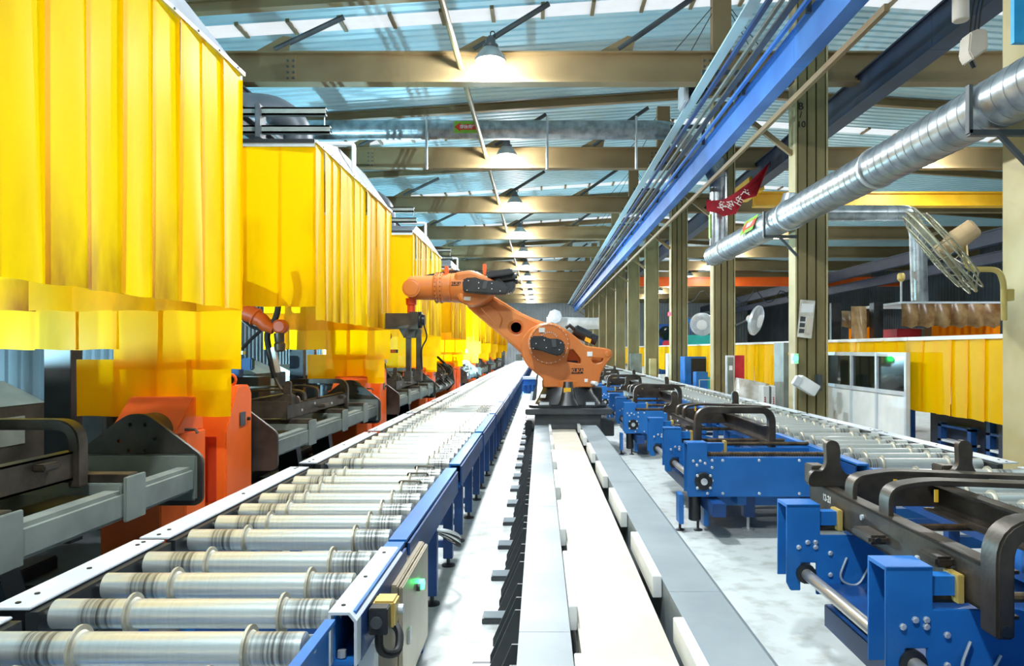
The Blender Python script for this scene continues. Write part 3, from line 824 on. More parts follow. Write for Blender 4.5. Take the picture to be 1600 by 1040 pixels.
# ------------------------------------------------------------------ the big handling robot on its carriage
RD = 12.0
def rp(pts, d=RD): return [(PX(x, d), PZ(y, d)) for x, y in pts]
rb = thing('industrial_robot', 'big orange articulated robot arm on black base reaching over the conveyor', 'robot', (PX(886, RD), RD, TZ))
yF = 11.3
cg = MB().prism(rp([(836, 641), (934, 641), (934, 656), (836, 656)]), 'xz', yF, 12.7).build('carriage', 'charcoal', rb, bevel=0.01)
MB().prism(rp([(822, 633), (950, 633), (950, 641), (822, 641)]), 'xz', yF - 0.08, 12.8).build('carriage_plate', 'charcoal', rb, bevel=0.01)
MB().prism(rp([(822, 655), (952, 655), (952, 662), (822, 662)]), 'xz', yF - 0.08, 12.8).build('carriage_skirt', 'charcoal', rb, bevel=0.01)
for x0, x1 in ((822, 832), (932, 952)):
    MB().prism(rp([(x0, 651), (x1, 651), (x1, 672), (x0, 672)]), 'xz', yF - 0.1, yF + 0.15).build('wheel_block', 'black', rb, bevel=0.01)
MB().prism(rp([(925, 605), (940, 605), (940, 634), (925, 634)]), 'xz', 11.9, 12.4).build('cable_box', 'charcoal', rb, bevel=0.01)
# base casting: flared skirt, square below, round above
def loft(secs_, n=32):
    vs = []; fs = []
    for (z, hx, hy, p, cx, cy) in secs_:
        for k in range(n):
            a = 2 * math.pi * (k + 0.5) / n; c, s_ = math.cos(a), math.sin(a)
            vs.append((cx + hx * math.copysign(abs(c) ** (2 / p), c), cy + hy * math.copysign(abs(s_) ** (2 / p), s_), z))
    for i in range(len(secs_) - 1):
        for k in range(n):
            a, b = i * n + k, i * n + (k + 1) % n; fs.append((a, b, b + n, a + n))
    fs.append(tuple(range(n - 1, -1, -1))); fs.append(tuple((len(secs_) - 1) * n + k for k in range(n)))
    return MB().add(vs, fs)
bx, by = PX(886, RD), RD
zb, zt = PZ(634, RD), PZ(601, RD)
hgt = zt - zb
base = loft([(zb, 0.62, 0.6, 6, bx, by), (zb + 0.05, 0.62, 0.6, 6, bx, by), (zb + 0.06, 0.53, 0.54, 5, bx, by), (zb + hgt * 0.45, 0.48, 0.48, 4, bx, by), (zb + hgt * 0.8, 0.41, 0.42, 2.6, bx, by), (zt, 0.40, 0.40, 2, bx, by)]).build('base', 'black', rb)
loft([(zb + 0.05, 0.17, 0.10, 3, bx, by - 0.52), (zb + hgt * 0.4, 0.12, 0.1, 3, bx, by - 0.48), (zb + hgt * 1.05, 0.075, 0.07, 3, bx, by - 0.43), (zb + hgt * 1.2, 0.07, 0.06, 3, bx, by - 0.42)]).build('front_rib', 'black', base)
MB().prism(rp([(879, 603), (890, 603), (890, 610), (879, 610)]), 'xz', by - 0.535, by - 0.515).build('yellow_label', 'yellow', base)
for x0, x1 in ((841, 860), (910, 928)):
    MB().prism(rp([(x0, 623), (x1, 623), (x1, 632), (x0, 632)]), 'xz', by - 0.6, by - 0.4).build('fork_pocket', 'charcoal', base, bevel=0.012)
    MB().prism(rp([(x0 + 2, 624), (x1 - 3, 624), (x1 - 3, 628), (x0 + 2, 628)]), 'xz', by - 0.606, by - 0.6).build('pocket_label', 'cap', base)
MB().prism(rp([(845, 613), (853, 613), (852, 618), (844, 618)]), 'xz', by - 0.5, by - 0.485).build('white_label', 'white', base)
# rotating column: casting with openings
outer = fillet([Vector((a, b)) for a, b in rp([(848, 603), (923, 603), (933, 600), (935, 584), (944, 568), (953, 557), (953, 547), (944, 544), (912, 540), (900, 528), (884, 516), (868, 507), (846, 506), (828, 514), (816, 530), (815, 552), (822, 568), (836, 581), (849, 590)])], 0.06, 3, True)
h1 = fillet([Vector(p) for p in rp([(888, 546), (894, 546), (905, 560), (905, 567), (884, 564)])], 0.02, 3, True)
h2 = fillet([Vector(p) for p in rp([(922, 559), (940, 559), (938, 564), (928, 567), (923, 565)])], 0.02, 3, True)
colm = plate('rotating_column', 'orange', rb, [tuple(p) for p in outer], [[tuple(p) for p in h1], [tuple(p) for p in h2]], 'xz', 11.62, 12.0, 0.02)
MB().lathe((bx, by, PZ(604, RD)), (0, 0, 1), [(0, 0.41), (0.1, 0.41), (0.14, 0.38)], 32).build('turntable', 'orange', rb)
plate('rear_wall', 'orange', rb, [tuple(p) for p in outer], [], 'xz', 12.25, 12.42, 0.02)
MB().prism(rp([(852, 602), (922, 602), (930, 580), (900, 572), (850, 580)]), 'xz', 11.98, 12.27).build('column_core', 'orange', rb)
c2 = (PX(857, RD), PZ(537, RD))
disc = MB().lathe((c2[0], 11.62, c2[1]), (0, -1, 0), [(0, 0.33), (0.03, 0.33), (0.05, 0.31), (0.052, 0.29), (0.04, 0.285), (0.04, 0.0)], 40).build('shoulder_flange', 'orange', rb)
bolt_me = MB().cyl((0, 0, 0), (0, -0.012, 0), 0.009, n=6).mesh('bolt'); bolt_me.materials.append(MT['bolt'])
for i in range(26):
    a = 2 * math.pi * i / 26
    inst('bolt', bolt_me, disc, Vector((c2[0] + 0.305 * math.cos(a), 11.57, c2[1] + 0.305 * math.sin(a))) - wloc(disc))
for i in range(10):
    a = math.pi * (0.2 + 0.07 * i)
    inst('bolt', bolt_me, disc, Vector((c2[0] + 0.15 * math.cos(a), 11.58, c2[1] + 0.15 * math.sin(a) + 0.03)) - wloc(disc))
def motor(name, pts, d0, d1, parent, extra=()):
    m = MB().prism(rp(pts), 'xz', d0, d1).build(name, 'black', parent, bevel=0.02)
    for (x, y) in extra: inst('bolt', bolt_me, m, Vector((PX(x, RD), d0, PZ(y, RD))) - wloc(m))
    return m
mo = motor('shoulder_motor', [(829, 530), (832, 526), (850, 526), (856, 530), (872, 530), (880, 536), (880, 548), (872, 556), (858, 552), (846, 548), (830, 545)], 11.2, 11.58, rb, ((838, 537), (850, 532), (853, 543), (874, 536), (872, 546), (834, 544)))
MB().prism(rp([(860, 531), (867, 531), (868, 542), (862, 543)]), 'xz', 11.18, 11.2).build('motor_cover', 'charcoal', mo, bevel=0.004)
MB().tube(fillet([P(845, 553, 11.75), P(852, 560, 11.7), P(868, 564, 11.7), P(885, 565, 11.75), P(902, 565, 11.8)], 0.05, 4), 0.02, 8).build('motor_cable', 'rubber', rb)
cb = MB().lathe(P(896, 515, 12.1), (0.9, 0, -0.42), [(0, 0.07), (0.02, 0.1), (0.3, 0.1), (0.32, 0.085), (0.42, 0.085), (0.43, 0.05)], 20).build('balancing_cylinder', 'black', rb)
MB().prism(rp([(915, 526), (924, 530), (922, 536), (913, 532)]), 'xz', 11.97, 11.985).build('yellow_label', 'yellow', cb)
MB().tube([P(884, 512, 12.0), P(890, 508, 12.0), P(897, 514, 12.0)], 0.03, 8).build('cylinder_hose', 'rubber', cb)
for pts, nm in (([(842, 513), (851, 513), (851, 520), (842, 520)], 'white_label'), ([(915, 549), (923, 549), (923, 556), (915, 556)], 'white_label'), ([(911, 590), (916, 590), (916, 595), (911, 595)], 'white_label')):
    MB().prism(rp(pts), 'xz', 11.555 if pts[0][0] == 842 else 11.605, 11.575 if pts[0][0] == 842 else 11.622).build(nm, 'white', rb)
def logo(c, w, h, y, parent):
    """outlined letters in four small frames"""
    bg = MB().box(c[0] - w / 2, c[0] + w / 2, y, y + 0.012, c[1] - h / 2, c[1] + h / 2).build('logo_plate', 'txt_black', parent)
    for i, chx in enumerate('KUKA'):
        text('lettering', chx, 'orange', bg, (c[0] - w / 2 + w * (i + 0.5) / 4, y - 0.003, c[1]), h * 1.05, FRONT, 0.001)
logo((PX(900, RD), PZ(578, RD)), 0.19, 0.08, 11.60, rb)
MB().lathe((PX(946, RD), 11.62, PZ(552, RD)), (0, -1, 0), [(0, 0.05), (0.02, 0.05), (0.025, 0.03)], 20).build('ear_boss', 'orange', rb)
MB().cyl(P(925, 598, 11.6), P(932, 599, 11.5), 0.035, n=12).build('white_plug', 'white', rb)
# link arm from shoulder to elbow
arm = [tuple(p) for p in fillet([Vector(p) for p in rp([(746, 462), (770, 462), (790, 474), (812, 488), (838, 500), (872, 510), (886, 540), (868, 566), (836, 566), (816, 553), (796, 535), (742, 490), (728, 478)])], 0.08, 3, True)]
la = plate('link_arm', 'orange', rb, arm, [circle2((PX(807, RD), PZ(512, RD)), 0.085)], 'xz', 11.78, 12.22, 0.05)
MB().lathe((PX(807, RD), 12.15, PZ(512, RD)), (0, -1, 0), [(0, 0.09), (0.05, 0.09)], 20).build('arm_bore', 'rubber', la)
MB().lathe((PX(807, RD), 11.778, PZ(512, RD)), (0, -1, 0), [(0, 0.1), (0.01, 0.098), (0.012, 0.085), (0, 0.084)], 24).build('bore_rim', 'orange_dark', la)
rec = [tuple(p) for p in fillet([Vector(p) for p in rp([(752, 482), (766, 476), (780, 488), (786, 500), (782, 514)])], 0.03, 3, True)]
plate('arm_rib', 'orange', la, rec, [], 'xz', 11.74, 11.80, 0.015)
MB().prism(rp([(812, 552), (830, 572), (842, 578), (846, 572), (826, 556)]), 'xz', 11.8, 12.1).build('arm_bumper', 'orange_dark', la, bevel=0.02)
MB().prism(rp([(818, 545), (824, 548), (824, 553), (818, 552)]), 'xz', 11.7, 11.8).build('stop_block', 'cream_plate', la, bevel=0.01)
# forearm: turned wrist tube, flanges and cast housing
FD = 11.55; fz = PZ(453, RD)
def fx(x): return PX(x, RD)
s_ = RD / F
prof = [(646, 15), (650, 17.5), (656, 18), (684, 18.5), (686, 20.5)]
w = MB().lathe((0, FD, fz), (1, 0, 0), [(fx(x), r * s_) for x, r in prof], 32).build('wrist', 'orange', rb)
MB().lathe((0, FD, fz), (1, 0, 0), [(fx(x), r * s_) for x, r in ((686.2, 21.5), (687, 22.6), (690.5, 22.6), (691, 20), (692, 20), (692.5, 22.8), (698, 22.8), (699, 21.6))], 32).build('wrist_flange', 'orange', rb)
fb = MB()
for x in (688.5, 696):
    for i in range(22):
        a = 2 * math.pi * i / 22; c, s2 = math.cos(a) * 22.8 * s_, math.sin(a) * 22.8 * s_
        fb.cyl((fx(x), FD + c, fz + s2), (fx(x), FD + c * 1.03, fz + s2 * 1.03), 0.01, n=6)
fb.build('flange_bolts', 'steel_dark', w)
MB().lathe((0, FD, fz), (1, 0, 0), [(fx(x), r * s_) for x, r in ((699, 21.6), (710, 22), (711, 21), (712, 22), (735, 24), (750, 24), (756, 20))], 32).build('forearm', 'orange', rb)
MB().lathe((fx(653), FD - 17 * s_, fz - 0.02), (0, -1, 0), [(-0.06, 0.14), (0.012, 0.14), (0.016, 0.115), (0.03, 0.11), (0.034, 0.07)], 28).build('wrist_cover', 'orange', w)
hs = [tuple(p) for p in fillet([Vector(p) for p in rp([(716, 432), (742, 428), (766, 438), (780, 446), (776, 464), (766, 474), (750, 481), (740, 482), (722, 474)])], 0.07, 4, True)]
plate('elbow_housing', 'orange', rb, hs, [], 'xz', FD - 0.22, FD + 0.25, 0.05)
MB().lathe((fx(752), FD + 0.24, PZ(462, RD)), (0, 1, 0), [(0, 0.2), (0.08, 0.2)], 24).build('elbow_joint', 'orange', rb)
logo((fx(720), PZ(449, RD)), 0.15, 0.06, FD - 22.9 * s_, rb)
MB().prism(rp([(732, 468), (742, 468), (741, 474), (731, 473)]), 'xz', FD - 0.235, FD - 0.22).build('white_label', 'white', rb)
m1 = motor('wrist_motor', [(731, 446), (735, 442), (750, 441), (758, 444), (768, 446), (782, 446), (792, 450), (799, 458), (796, 466), (780, 466), (760, 465), (732, 462)], FD - 0.42, FD - 0.2, rb, ((738, 460), (740, 446), (755, 449), (755, 457), (774, 450), (774, 458), (786, 461)))
MB().prism(rp([(762, 447), (768, 446), (766, 458), (760, 458)]), 'xz', FD - 0.43, FD - 0.42).build('motor_cover', 'charcoal', m1, bevel=0.004)
for i, (x0, y0, x1, y1) in enumerate(((768, 436, 800, 430), (770, 441, 806, 436), (772, 447, 807, 443))):
    mm = MB().obox(((fx(x0) + fx(x1)) / 2, FD - 0.05 + 0.12 * (i - 1), PZ((y0 + y1) / 2, RD)), (0.38, 0.12, 0.095), Matrix.Rotation(0.16, 3, 'Y') if False else Matrix.Rotation(-0.14, 3, 'Y')).build('axis_motor', 'black', rb, bevel=0.015)
    MB().lathe((fx(x1) - 0.02, FD - 0.05 + 0.12 * (i - 1), PZ(y1, RD)), (1, 0, 0.14), [(0, 0.03), (0.02, 0.045), (0.05, 0.045), (0.055, 0.02)], 14).build('motor_plug', 'charcoal', mm)
MB().prism(rp([(785, 448), (806, 444), (807, 452), (800, 462), (788, 460)]), 'xz', FD - 0.15, FD + 0.2).build('motor_block', 'black', rb, bevel=0.02)
for i in range(3):
    MB().tube(fillet([P(662, 434 - i, 11.6), P(690, 428 - i, 11.6), P(712, 424 - i, 11.6), P(735, 431 - i, 11.5), P(760, 431, 11.45), P(778, 434 + i * 2, 11.4), P(790, 446 + i, 11.35)], 0.15, 5), 0.018, 8).build('cable', 'rubber', rb)
for x, y in ((704, 424), (761, 421), (729, 437), (745, 436), (760, 436)):
    MB().prism(rp([(x - 2.5, y - 3), (x + 2.5, y - 3), (x + 3, y + 4), (x + 2, y + 12), (x - 2, y + 12), (x - 3, y + 4)]), 'xz', FD - 0.1, FD).build('cable_clip', 'ped', rb, bevel=0.008)
# gripper
gr = thing('gripper', 'dark steel gripper with two long fingers hanging from the robot wrist', 'gripper', P(652, 480, FD))
def gpoly(pts): return [(PX(x, FD), PZ(y, FD)) for x, y in pts]
k_ = FD / RD
MB().lathe((PX(650, RD), FD, PZ(469, RD)), (0, 0, -1), [(0, 0.085), (0.1, 0.08), (0.11, 0.06), (0.24, 0.06)], 18).build('tool_flange', 'red_panel', gr)
gz = PZ(490, RD); gx = PX(650, RD)
MB().box(gx - 0.44, gx + 0.12, FD - 0.16, FD + 0.16, gz - 0.26, gz - 0.02).build('gripper_beam', 'steel_dark', gr, bevel=0.01)
MB().box(gx + 0.0, gx + 0.14, FD - 0.19, FD - 0.14, gz - 0.27, gz).build('gripper_plate', 'steel_plate', gr, bevel=0.005)
MB().lathe((gx + 0.12, FD - 0.02, gz - 0.12), (1, 0, 0), [(0, 0.13), (0.05, 0.13), (0.06, 0.09), (0.1, 0.08)], 20).build('rotary_valve', 'black', gr)
for dx in (-0.04, 0.12):
    MB().box(gx + dx - 0.035, gx + dx + 0.035, FD - 0.06, FD + 0.06, gz - 1.0, gz - 0.26).build('finger', 'steel_dark', gr, bevel=0.006)
    MB().box(gx + dx - 0.06, gx + dx + 0.05, FD - 0.1, FD + 0.1, gz - 1.08, gz - 0.92).build('finger_pad', 'steel_plate', gr, bevel=0.01)
MB().prism([(gx - 0.18, gz - 0.26), (gx + 0.1, gz - 0.26), (gx + 0.06, gz - 0.4), (gx - 0.1, gz - 0.4)], 'xz', FD - 0.08, FD + 0.08).build('finger_bracket', 'steel_plate', gr)
MB().tube(fillet([(gx + 0.2, FD, gz - 0.2), (gx + 0.26, FD, gz - 0.4), (gx + 0.16, FD, gz - 0.55), (gx + 0.17, FD, gz - 0.9)], 0.1, 5), 0.012, 6).build('hose', 'rubber', gr)

# ------------------------------------------------------------------ welding booths with strip curtains
def strip_mesh(w, h, seed, bottom=0.0):
    """one hanging PVC strip: x across, z from 0 down to -h, gently waved"""
    rnd = random.Random(seed)
    nx, nz = 6, 9
    a1, a2, ph, tw = rnd.uniform(-0.012, 0.012), rnd.uniform(0.002, 0.008), rnd.uniform(0, 6), rnd.uniform(-0.03, 0.03)
    vs, fs = [], []
    for j in range(nz + 1):
        t = j / nz
        for i in range(nx + 1):
            u = i / nx - 0.5
            y = a1 * t * 4 * (0.25 - u * u) + tw * u * t + a2 * math.sin(ph + 6 * u + 2.5 * t) * t + 0.012 * u
            vs.append((u * w * (1 - 0.02 * t), y, -h * t + (0.005 * math.sin(ph + 5 * u) if j == nz else 0)))
    n = nx + 1
    for j in range(nz):
        for i in range(nx): fs.append((j * n + i, j * n + i + 1, (j + 1) * n + i + 1, (j + 1) * n + i))
    me = MB().add(vs, fs).mesh('curtain_strip', angle=80); me.materials.append(MT['curtain']); return me
SP = 0.335
SIDE_UP = [strip_mesh(0.382, 1.88, i) for i in range(5)]
END_UP = [strip_mesh(0.40, 1.70, 20 + i) for i in range(4)]
END_L1 = [strip_mesh(0.37, 1.85, 30 + i) for i in range(3)]
END_L2 = [strip_mesh(0.375, 0.72, 40 + i) for i in range(4)]
END_L2S = [strip_mesh(0.375, 0.56, 45 + i) for i in range(3)]
END_L3 = [strip_mesh(0.35, 0.46, 50 + i) for i in range(4)]
BX0, BX1 = -4.42, -2.40         # back and aisle side of a booth
def booth(y0, y1, label, group):
    r = thing('welding_booth', label, 'welding booth', (-3.4, y0, 0), group)
    o = Vector((-3.4, y0, 0)); zt = 3.8
    HP = -math.pi / 2
    n = int((y1 - y0) / 0.325)
    for i in range(n):
        y = y0 + (i + 0.5) * (y1 - y0) / n
        inst('curtain_strip', SIDE_UP[(i * 3) % 5], r, Vector((BX1 + 0.007 * (i % 2), y, zt)) - o, (0, 0, HP + random.uniform(-0.02, 0.04)))
    for i in range(5):
        x = BX1 - 0.19 - i * 0.375
        inst('curtain_strip', END_UP[i % 4], r, Vector((x, y0 - 0.012 * (i % 2), zt - 0.04)) - o, (0, 0, random.uniform(-0.04, 0.06)))
    for i in range(6):
        x = BX1 - 0.17 - i * SP
        inst('curtain_strip', END_L1[i % 3], r, Vector((x, y1 + 0.012 * (i % 2), zt - 0.04)) - o, (0, 0, random.uniform(-0.05, 0.05)))
        me = END_L2[i % 4] if i < 3 else END_L2S[i % 3]
        inst('curtain_strip', me, r, Vector((x - 0.02, y1 + 0.03 + 0.012 * (i % 2), 2.16)) - o, (0, 0, random.uniform(-0.09, 0.09)))
    for i in range(4):
        x = BX1 - 0.28 - i * 0.30
        inst('curtain_strip', END_L3[i % 4], r, Vector((x, y1 + 0.055 + 0.012 * (i % 2), 1.52)) - o, (0, 0, random.uniform(-0.12, 0.12)))
    rl = MB().box(BX1 - 0.02, BX1 + 0.025, y0 - 0.03, y1 + 0.03, zt, zt + 0.03).build('curtain_rail', 'alu', r)
    MB().box(BX0, BX1, y0 - 0.03, y0 + 0.01, zt - 0.04, zt + 0.0).build('curtain_rail', 'alu', r)
    MB().box(BX0, BX1, y1 - 0.01, y1 + 0.03, zt - 0.04, zt + 0.0).build('curtain_rail', 'alu', r)
    MB().box(BX0, BX1, y0 - 0.04, y0 + 0.02, zt, zt + 0.04).build('front_angle', 'black', r)
    m = MB(); y = y0 + 0.2
    while y < y1: m.cyl((BX1 + 0.025, y, zt + 0.015), (BX1 + 0.032, y, zt + 0.015), 0.009, n=6); y += SP
    m.build('rail_bolts', 'strut', rl)
    # hood: flared sheet roof, open collar on top
    zb_, zh = zt + 0.03, 4.2
    B = [(BX1 + 0.0, y0), (BX1 + 0.0, y1), (BX0, y1), (BX0, y0)]
    T = [(-2.6, y0 + 1.6), (-2.6, y1 - 0.85), (-4.2, y1 - 0.85), (-4.2, y0 + 1.6)]
    vs = [(x, y, zb_) for x, y in B] + [(x, y, zh) for x, y in T] + [(x, y, zb_ - 0.03) for x, y in B]
    MB().add(vs, [(0, 1, 5, 4), (1, 2, 6, 5), (2, 3, 7, 6), (3, 0, 4, 7), (4, 5, 6, 7), (8, 9, 1, 0), (9, 10, 2, 1), (10, 11, 3, 2), (11, 8, 0, 3)]).build('hood', 'hood', r, smooth=False)
    for x, y in ((BX0 + 0.05, y0 + 0.1), (-3.95, y1 + 0.2)):
        MB().box(x - 0.11, x + 0.11, y - 0.08, y + 0.08, 0, zt).build('frame_post', 'black', r, bevel=0.004)
    return r
bl = ['nearest welding booth hung with tall yellow strip curtains, its side cut by the frame', 'second welding booth from the camera, yellow strip curtains over a torch robot',
      'third welding booth from the camera, behind the robot gripper']
b0 = booth(1.9, 5.9, bl[0], 'yellow-curtained welding booths')
b1 = booth(7.86, 11.8, bl[1], 'yellow-curtained welding booths')
for k in range(2, 9):
    dup(b1, (-3.4, 7.86 + 6 * (k - 1), 0), bl[2] if k == 2 else 'yellow-curtained welding booth, ' + ORD[k] + ' counted from the camera')

# equipment on top of the booths
for k in range(6):
    o = 6.0 * k
    u = spiral_duct('hood_elbow', 'pale elbow duct on top of the ' + ORD[k + 1] + ' booth hood', [tuple(p) for p in fillet([(-3.45, 10.5 + o, 4.15), (-3.45, 10.5 + o, 4.78), (-3.75, 10.4 + o, 5.0), (-4.4, 10.3 + o, 5.0), (-6.0, 10.2 + o, 4.7)], 0.3, 5)], 0.2, 0.25, 'hood')
    f = thing('trolley_rail', 'pair of steel channel rails on brackets over the ' + ORD[k + 1] + ' booth', 'rail', (-3.2, 8.6 + o, 4.3))
    for z, x1 in ((4.33, -2.5), (4.12, -2.45)):
        MB().box(-4.4, x1, 8.56 + o, 8.64 + o, z, z + 0.02).box(-4.4, x1, 8.56 + o, 8.575 + o, z, z + 0.09).box(-4.4, x1, 8.56 + o, 8.64 + o, z + 0.07, z + 0.09).build('channel', 'fix', f)
    MB().box(-3.3, -3.24, 8.5 + o, 8.7 + o, 4.05, 4.45).build('clamp', 'strut', f, bevel=0.01)
    MB().tube([(-2.52, 8.6 + o, 4.33), (-2.52, 8.6 + o, 4.2), (-2.47, 8.6 + o, 4.12)], 0.008, 5).build('wire', 'alu', f)
    t = MB().tube(fillet([(-2.43, 9.6 + o, 3.85), (-2.43, 9.6 + o, 4.28), (-2.95, 9.6 + o, 4.28)], 0.05, 4), 0.03, 8).build('white_pipe', 'white')
    tag(t, 'bent white pipe standing on the ' + ORD[k + 1] + ' booth hood', 'pipe')
r = thing('overhead_rail', 'long dark steel rail running above the welding booths', 'rail', (-3.3, 6, 4.5))
MB().ibeam('y', 6.0, 60.0, -3.85, 4.45, 4.62, 0.16, 0.02, 0.03).build('rail_beam', 'strut', r, smooth=False)
for x in (-4.1, -4.2, -4.3): MB().box(x - 0.02, x + 0.02, 6, 60, 4.9, 4.95).build('conductor_bar', 'strut', r)
lw = runway(-5.2, 4.0, 4.5, 4, 74, 0.3, 'navy', 'dark crane runway girder on the far side of the booths')

# ------------------------------------------------------------------ tilting fixtures and pedestals
FC = -2.95
def fixture(y0, label, group):
    r = thing('welding_fixture', label, 'fixture', (FC, y0, 0.46), group)
    ol = [(-0.48, 0.46), (0.44, 0.46), (0.48, 0.5), (0.48, 0.82), (0.14, 1.08), (0.06, 1.13), (-0.06, 1.13), (-0.14, 1.08), (-0.48, 0.82)]
    ol = [tuple(p) for p in fillet([Vector((FC + a, b)) for a, b in ol], 0.05, 3, True)]
    hol = [circle2((FC + a, b), 0.014, 10) for a, b in ((-0.13, 0.93), (-0.05, 1.05), (0.06, 1.05), (0.13, 0.95), (-0.06, 0.86), (0.06, 0.86))]
    for y, s in ((y0, 1), (y0 + 4.46, -1)):
        p = plate('end_plate', 'steel_plate', r, ol, hol, 'xz', y - 0.018, y + 0.018, 0.003)
        MB().box(FC - 0.45, FC + 0.45, *sorted((y + s * 0.02, y + s * 0.05)), 0.5, 0.84).build('backing_plate', 'fix', p, bevel=0.02)
    for sx in (-1, 1):
        a, b = sorted((FC + sx * 0.30, FC + sx * 0.44))
        bm_ = MB().box(a, b, y0 + 0.05, y0 + 4.41, 0.57, 0.75).build('side_beam', 'fix', r, bevel=0.025)
        for y in (1.15, 2.5, 3.6):
            xx = (b, b + 0.02) if sx > 0 else (a - 0.02, a)
            MB().box(*xx, y0 + y - 0.11, y0 + y + 0.11, 0.56, 0.83).build('bracket_plate', 'fix', bm_, bevel=0.004)
    for y in (1.15, 2.5, 3.6):
        cbm = MB().box(FC - 0.42, FC + 0.42, y0 + y - 0.1, y0 + y + 0.1, 0.72, 0.79).build('cross_bolster', 'fix', r, bevel=0.006)
        MB().box(FC - 0.42, FC + 0.44, y0 + y - 0.06, y0 + y + 0.06, 0.79, 0.84).build('bolster_rail', 'steel_dark', cbm, bevel=0.004)
    MB().box(FC - 0.3, FC + 0.3, y0 + 0.05, y0 + 4.4, 0.59, 0.61).build('pan', 'steel_plate', r)
    for y in (1.6, 2.9):
        MB().prism([(y0 + y - 0.08, 0.62), (y0 + y + 0.08, 0.62), (y0 + y + 0.3, 0.05), (y0 + y + 0.16, 0.05)], 'yz', FC - 0.12, FC + 0.12).build('support_strut', 'black', r)
    return r
def skid(y0, label):
    s = thing('machine_skid', label, 'machine base', (FC, y0, 0), 'dark skids under the fixtures')
    for x in (FC - 0.62, FC + 0.5): MB().box(x, x + 0.14, y0 + 0.1, y0 + 4.3, 0, 0.14).build('skid_rail', 'black', s, bevel=0.01)
    for y in (0.4, 2.0, 3.9): MB().box(FC - 0.6, FC + 0.6, y0 + y, y0 + y + 0.5, 0.0, 0.05).build('skid_plate', 'charcoal', s)
    MB().box(FC - 0.25, FC + 0.25, y0 + 1.4, y0 + 2.6, 0, 0.12).build('pivot_block', 'black', s, bevel=0.02)
    return s
fx0 = fixture(0.94, 'grey tilting welding fixture at the left edge with rounded triangular end plate', 'tilting welding fixtures')
fx1 = dup(fx0, (FC, 6.94, 0.46), 'grey tilting welding fixture under the torch robot of the second booth')
for k in range(2, 8): dup(fx0, (FC, 0.94 + 6 * k, 0.46), ('grey tilting welding fixture, ' + ORD[k] + ' counted from the camera') if k != 3 else 'grey welding fixture tilted on its side, beyond the robot gripper')
sk0 = skid(0.94, 'dark steel skid under the nearest welding fixture')
for k in range(1, 6): dup(sk0, (FC, 0.94 + 6 * k, 0), 'dark steel skid under the ' + ORD[k] + ' welding fixture')

def tail_pedestal(y, label):
    r = thing('orange_pedestal', label, 'pedestal', (FC, y, 0), 'orange fixture pedestals')
    MB().prism([(-3.36, y), (-2.9, y), (-2.76, y + 0.12), (-2.76, y + 0.45), (-3.36, y + 0.45)], 'xy', 0, 0.95).build('body', 'ped', r, bevel=0.008)
    MB().prism([(y - 0.02, 0.95), (y + 0.45, 0.95), (y + 0.45, 1.22), (y + 0.3, 1.22)], 'yz', -3.3, -2.78).build('sloped_lid', 'ped', r, bevel=0.008)
    MB().cyl((FC, y - 0.2, 0.98), (FC, y + 0.02, 0.98), 0.14, n=24).build('bearing', 'steel_plate', r)
    MB().tube([(-2.76, y + 0.1, 0.98), (-2.68, y + 0.1, 0.98), (-2.66, y + 0.1, 0.95)], 0.012, 8).build('lever', 'steel_dark', r)
    return r
def head_pedestal(y, label):
    r = thing('drive_pedestal', label, 'pedestal', (FC, y, 0), 'orange drive pedestals')
    MB().prism([(y, 0), (y + 0.56, 0), (y + 0.56, 1.2), (y + 0.5, 1.28), (y + 0.24, 1.28), (y, 0.9)], 'yz', -3.4, -2.68).build('body', 'ped', r, bevel=0.012)
    d = MB().box(-3.3, -2.76, y - 0.012, y, 0.3, 0.86).build('front_panel', 'red_panel', r, bevel=0.004)
    MB().box(-2.678, -2.672, y + 0.28, y + 0.4, 0.92, 1.04).build('name_plate', 'charcoal', r)
    MB().cyl((-2.68, y + 0.46, 0.97), (-2.655, y + 0.46, 0.97), 0.016, n=8).build('catch', 'black', r)
    MB().lathe((FC, y + 0.5, 1.36), (0, 1, 0), [(0, 0.0), (0, 0.0)], 8)
    e = [(FC + 0.18 + 0.05 * math.cos(a), y + 0.3, 1.33 + 0.05 * math.sin(a)) for a in [i * math.pi / 6 - 0.5 for i in range(14)]]
    MB().tube(e, 0.013, 8).build('lifting_eye', 'ped', r)
    MB().cyl((FC, y + 0.5, 0.98), (FC, y + 0.64, 0.98), 0.16, n=24).build('gearbox_flange', 'steel_plate', r)
    return r
tp0 = tail_pedestal(5.62, 'orange pedestal with sloped lid carrying the far end of the nearest fixture')
hp0 = head_pedestal(6.28, 'orange drive pedestal with name plate carrying the near end of the second fixture')
for k in range(1, 7):
    dup(tp0, (FC, 5.62 + 6 * k, 0), 'orange pedestal carrying the far end of the ' + ORD[k] + ' fixture')
    dup(hp0, (FC, 6.28 + 6 * k, 0), 'orange drive pedestal carrying the near end of the ' + ORD[k + 1] + ' fixture')

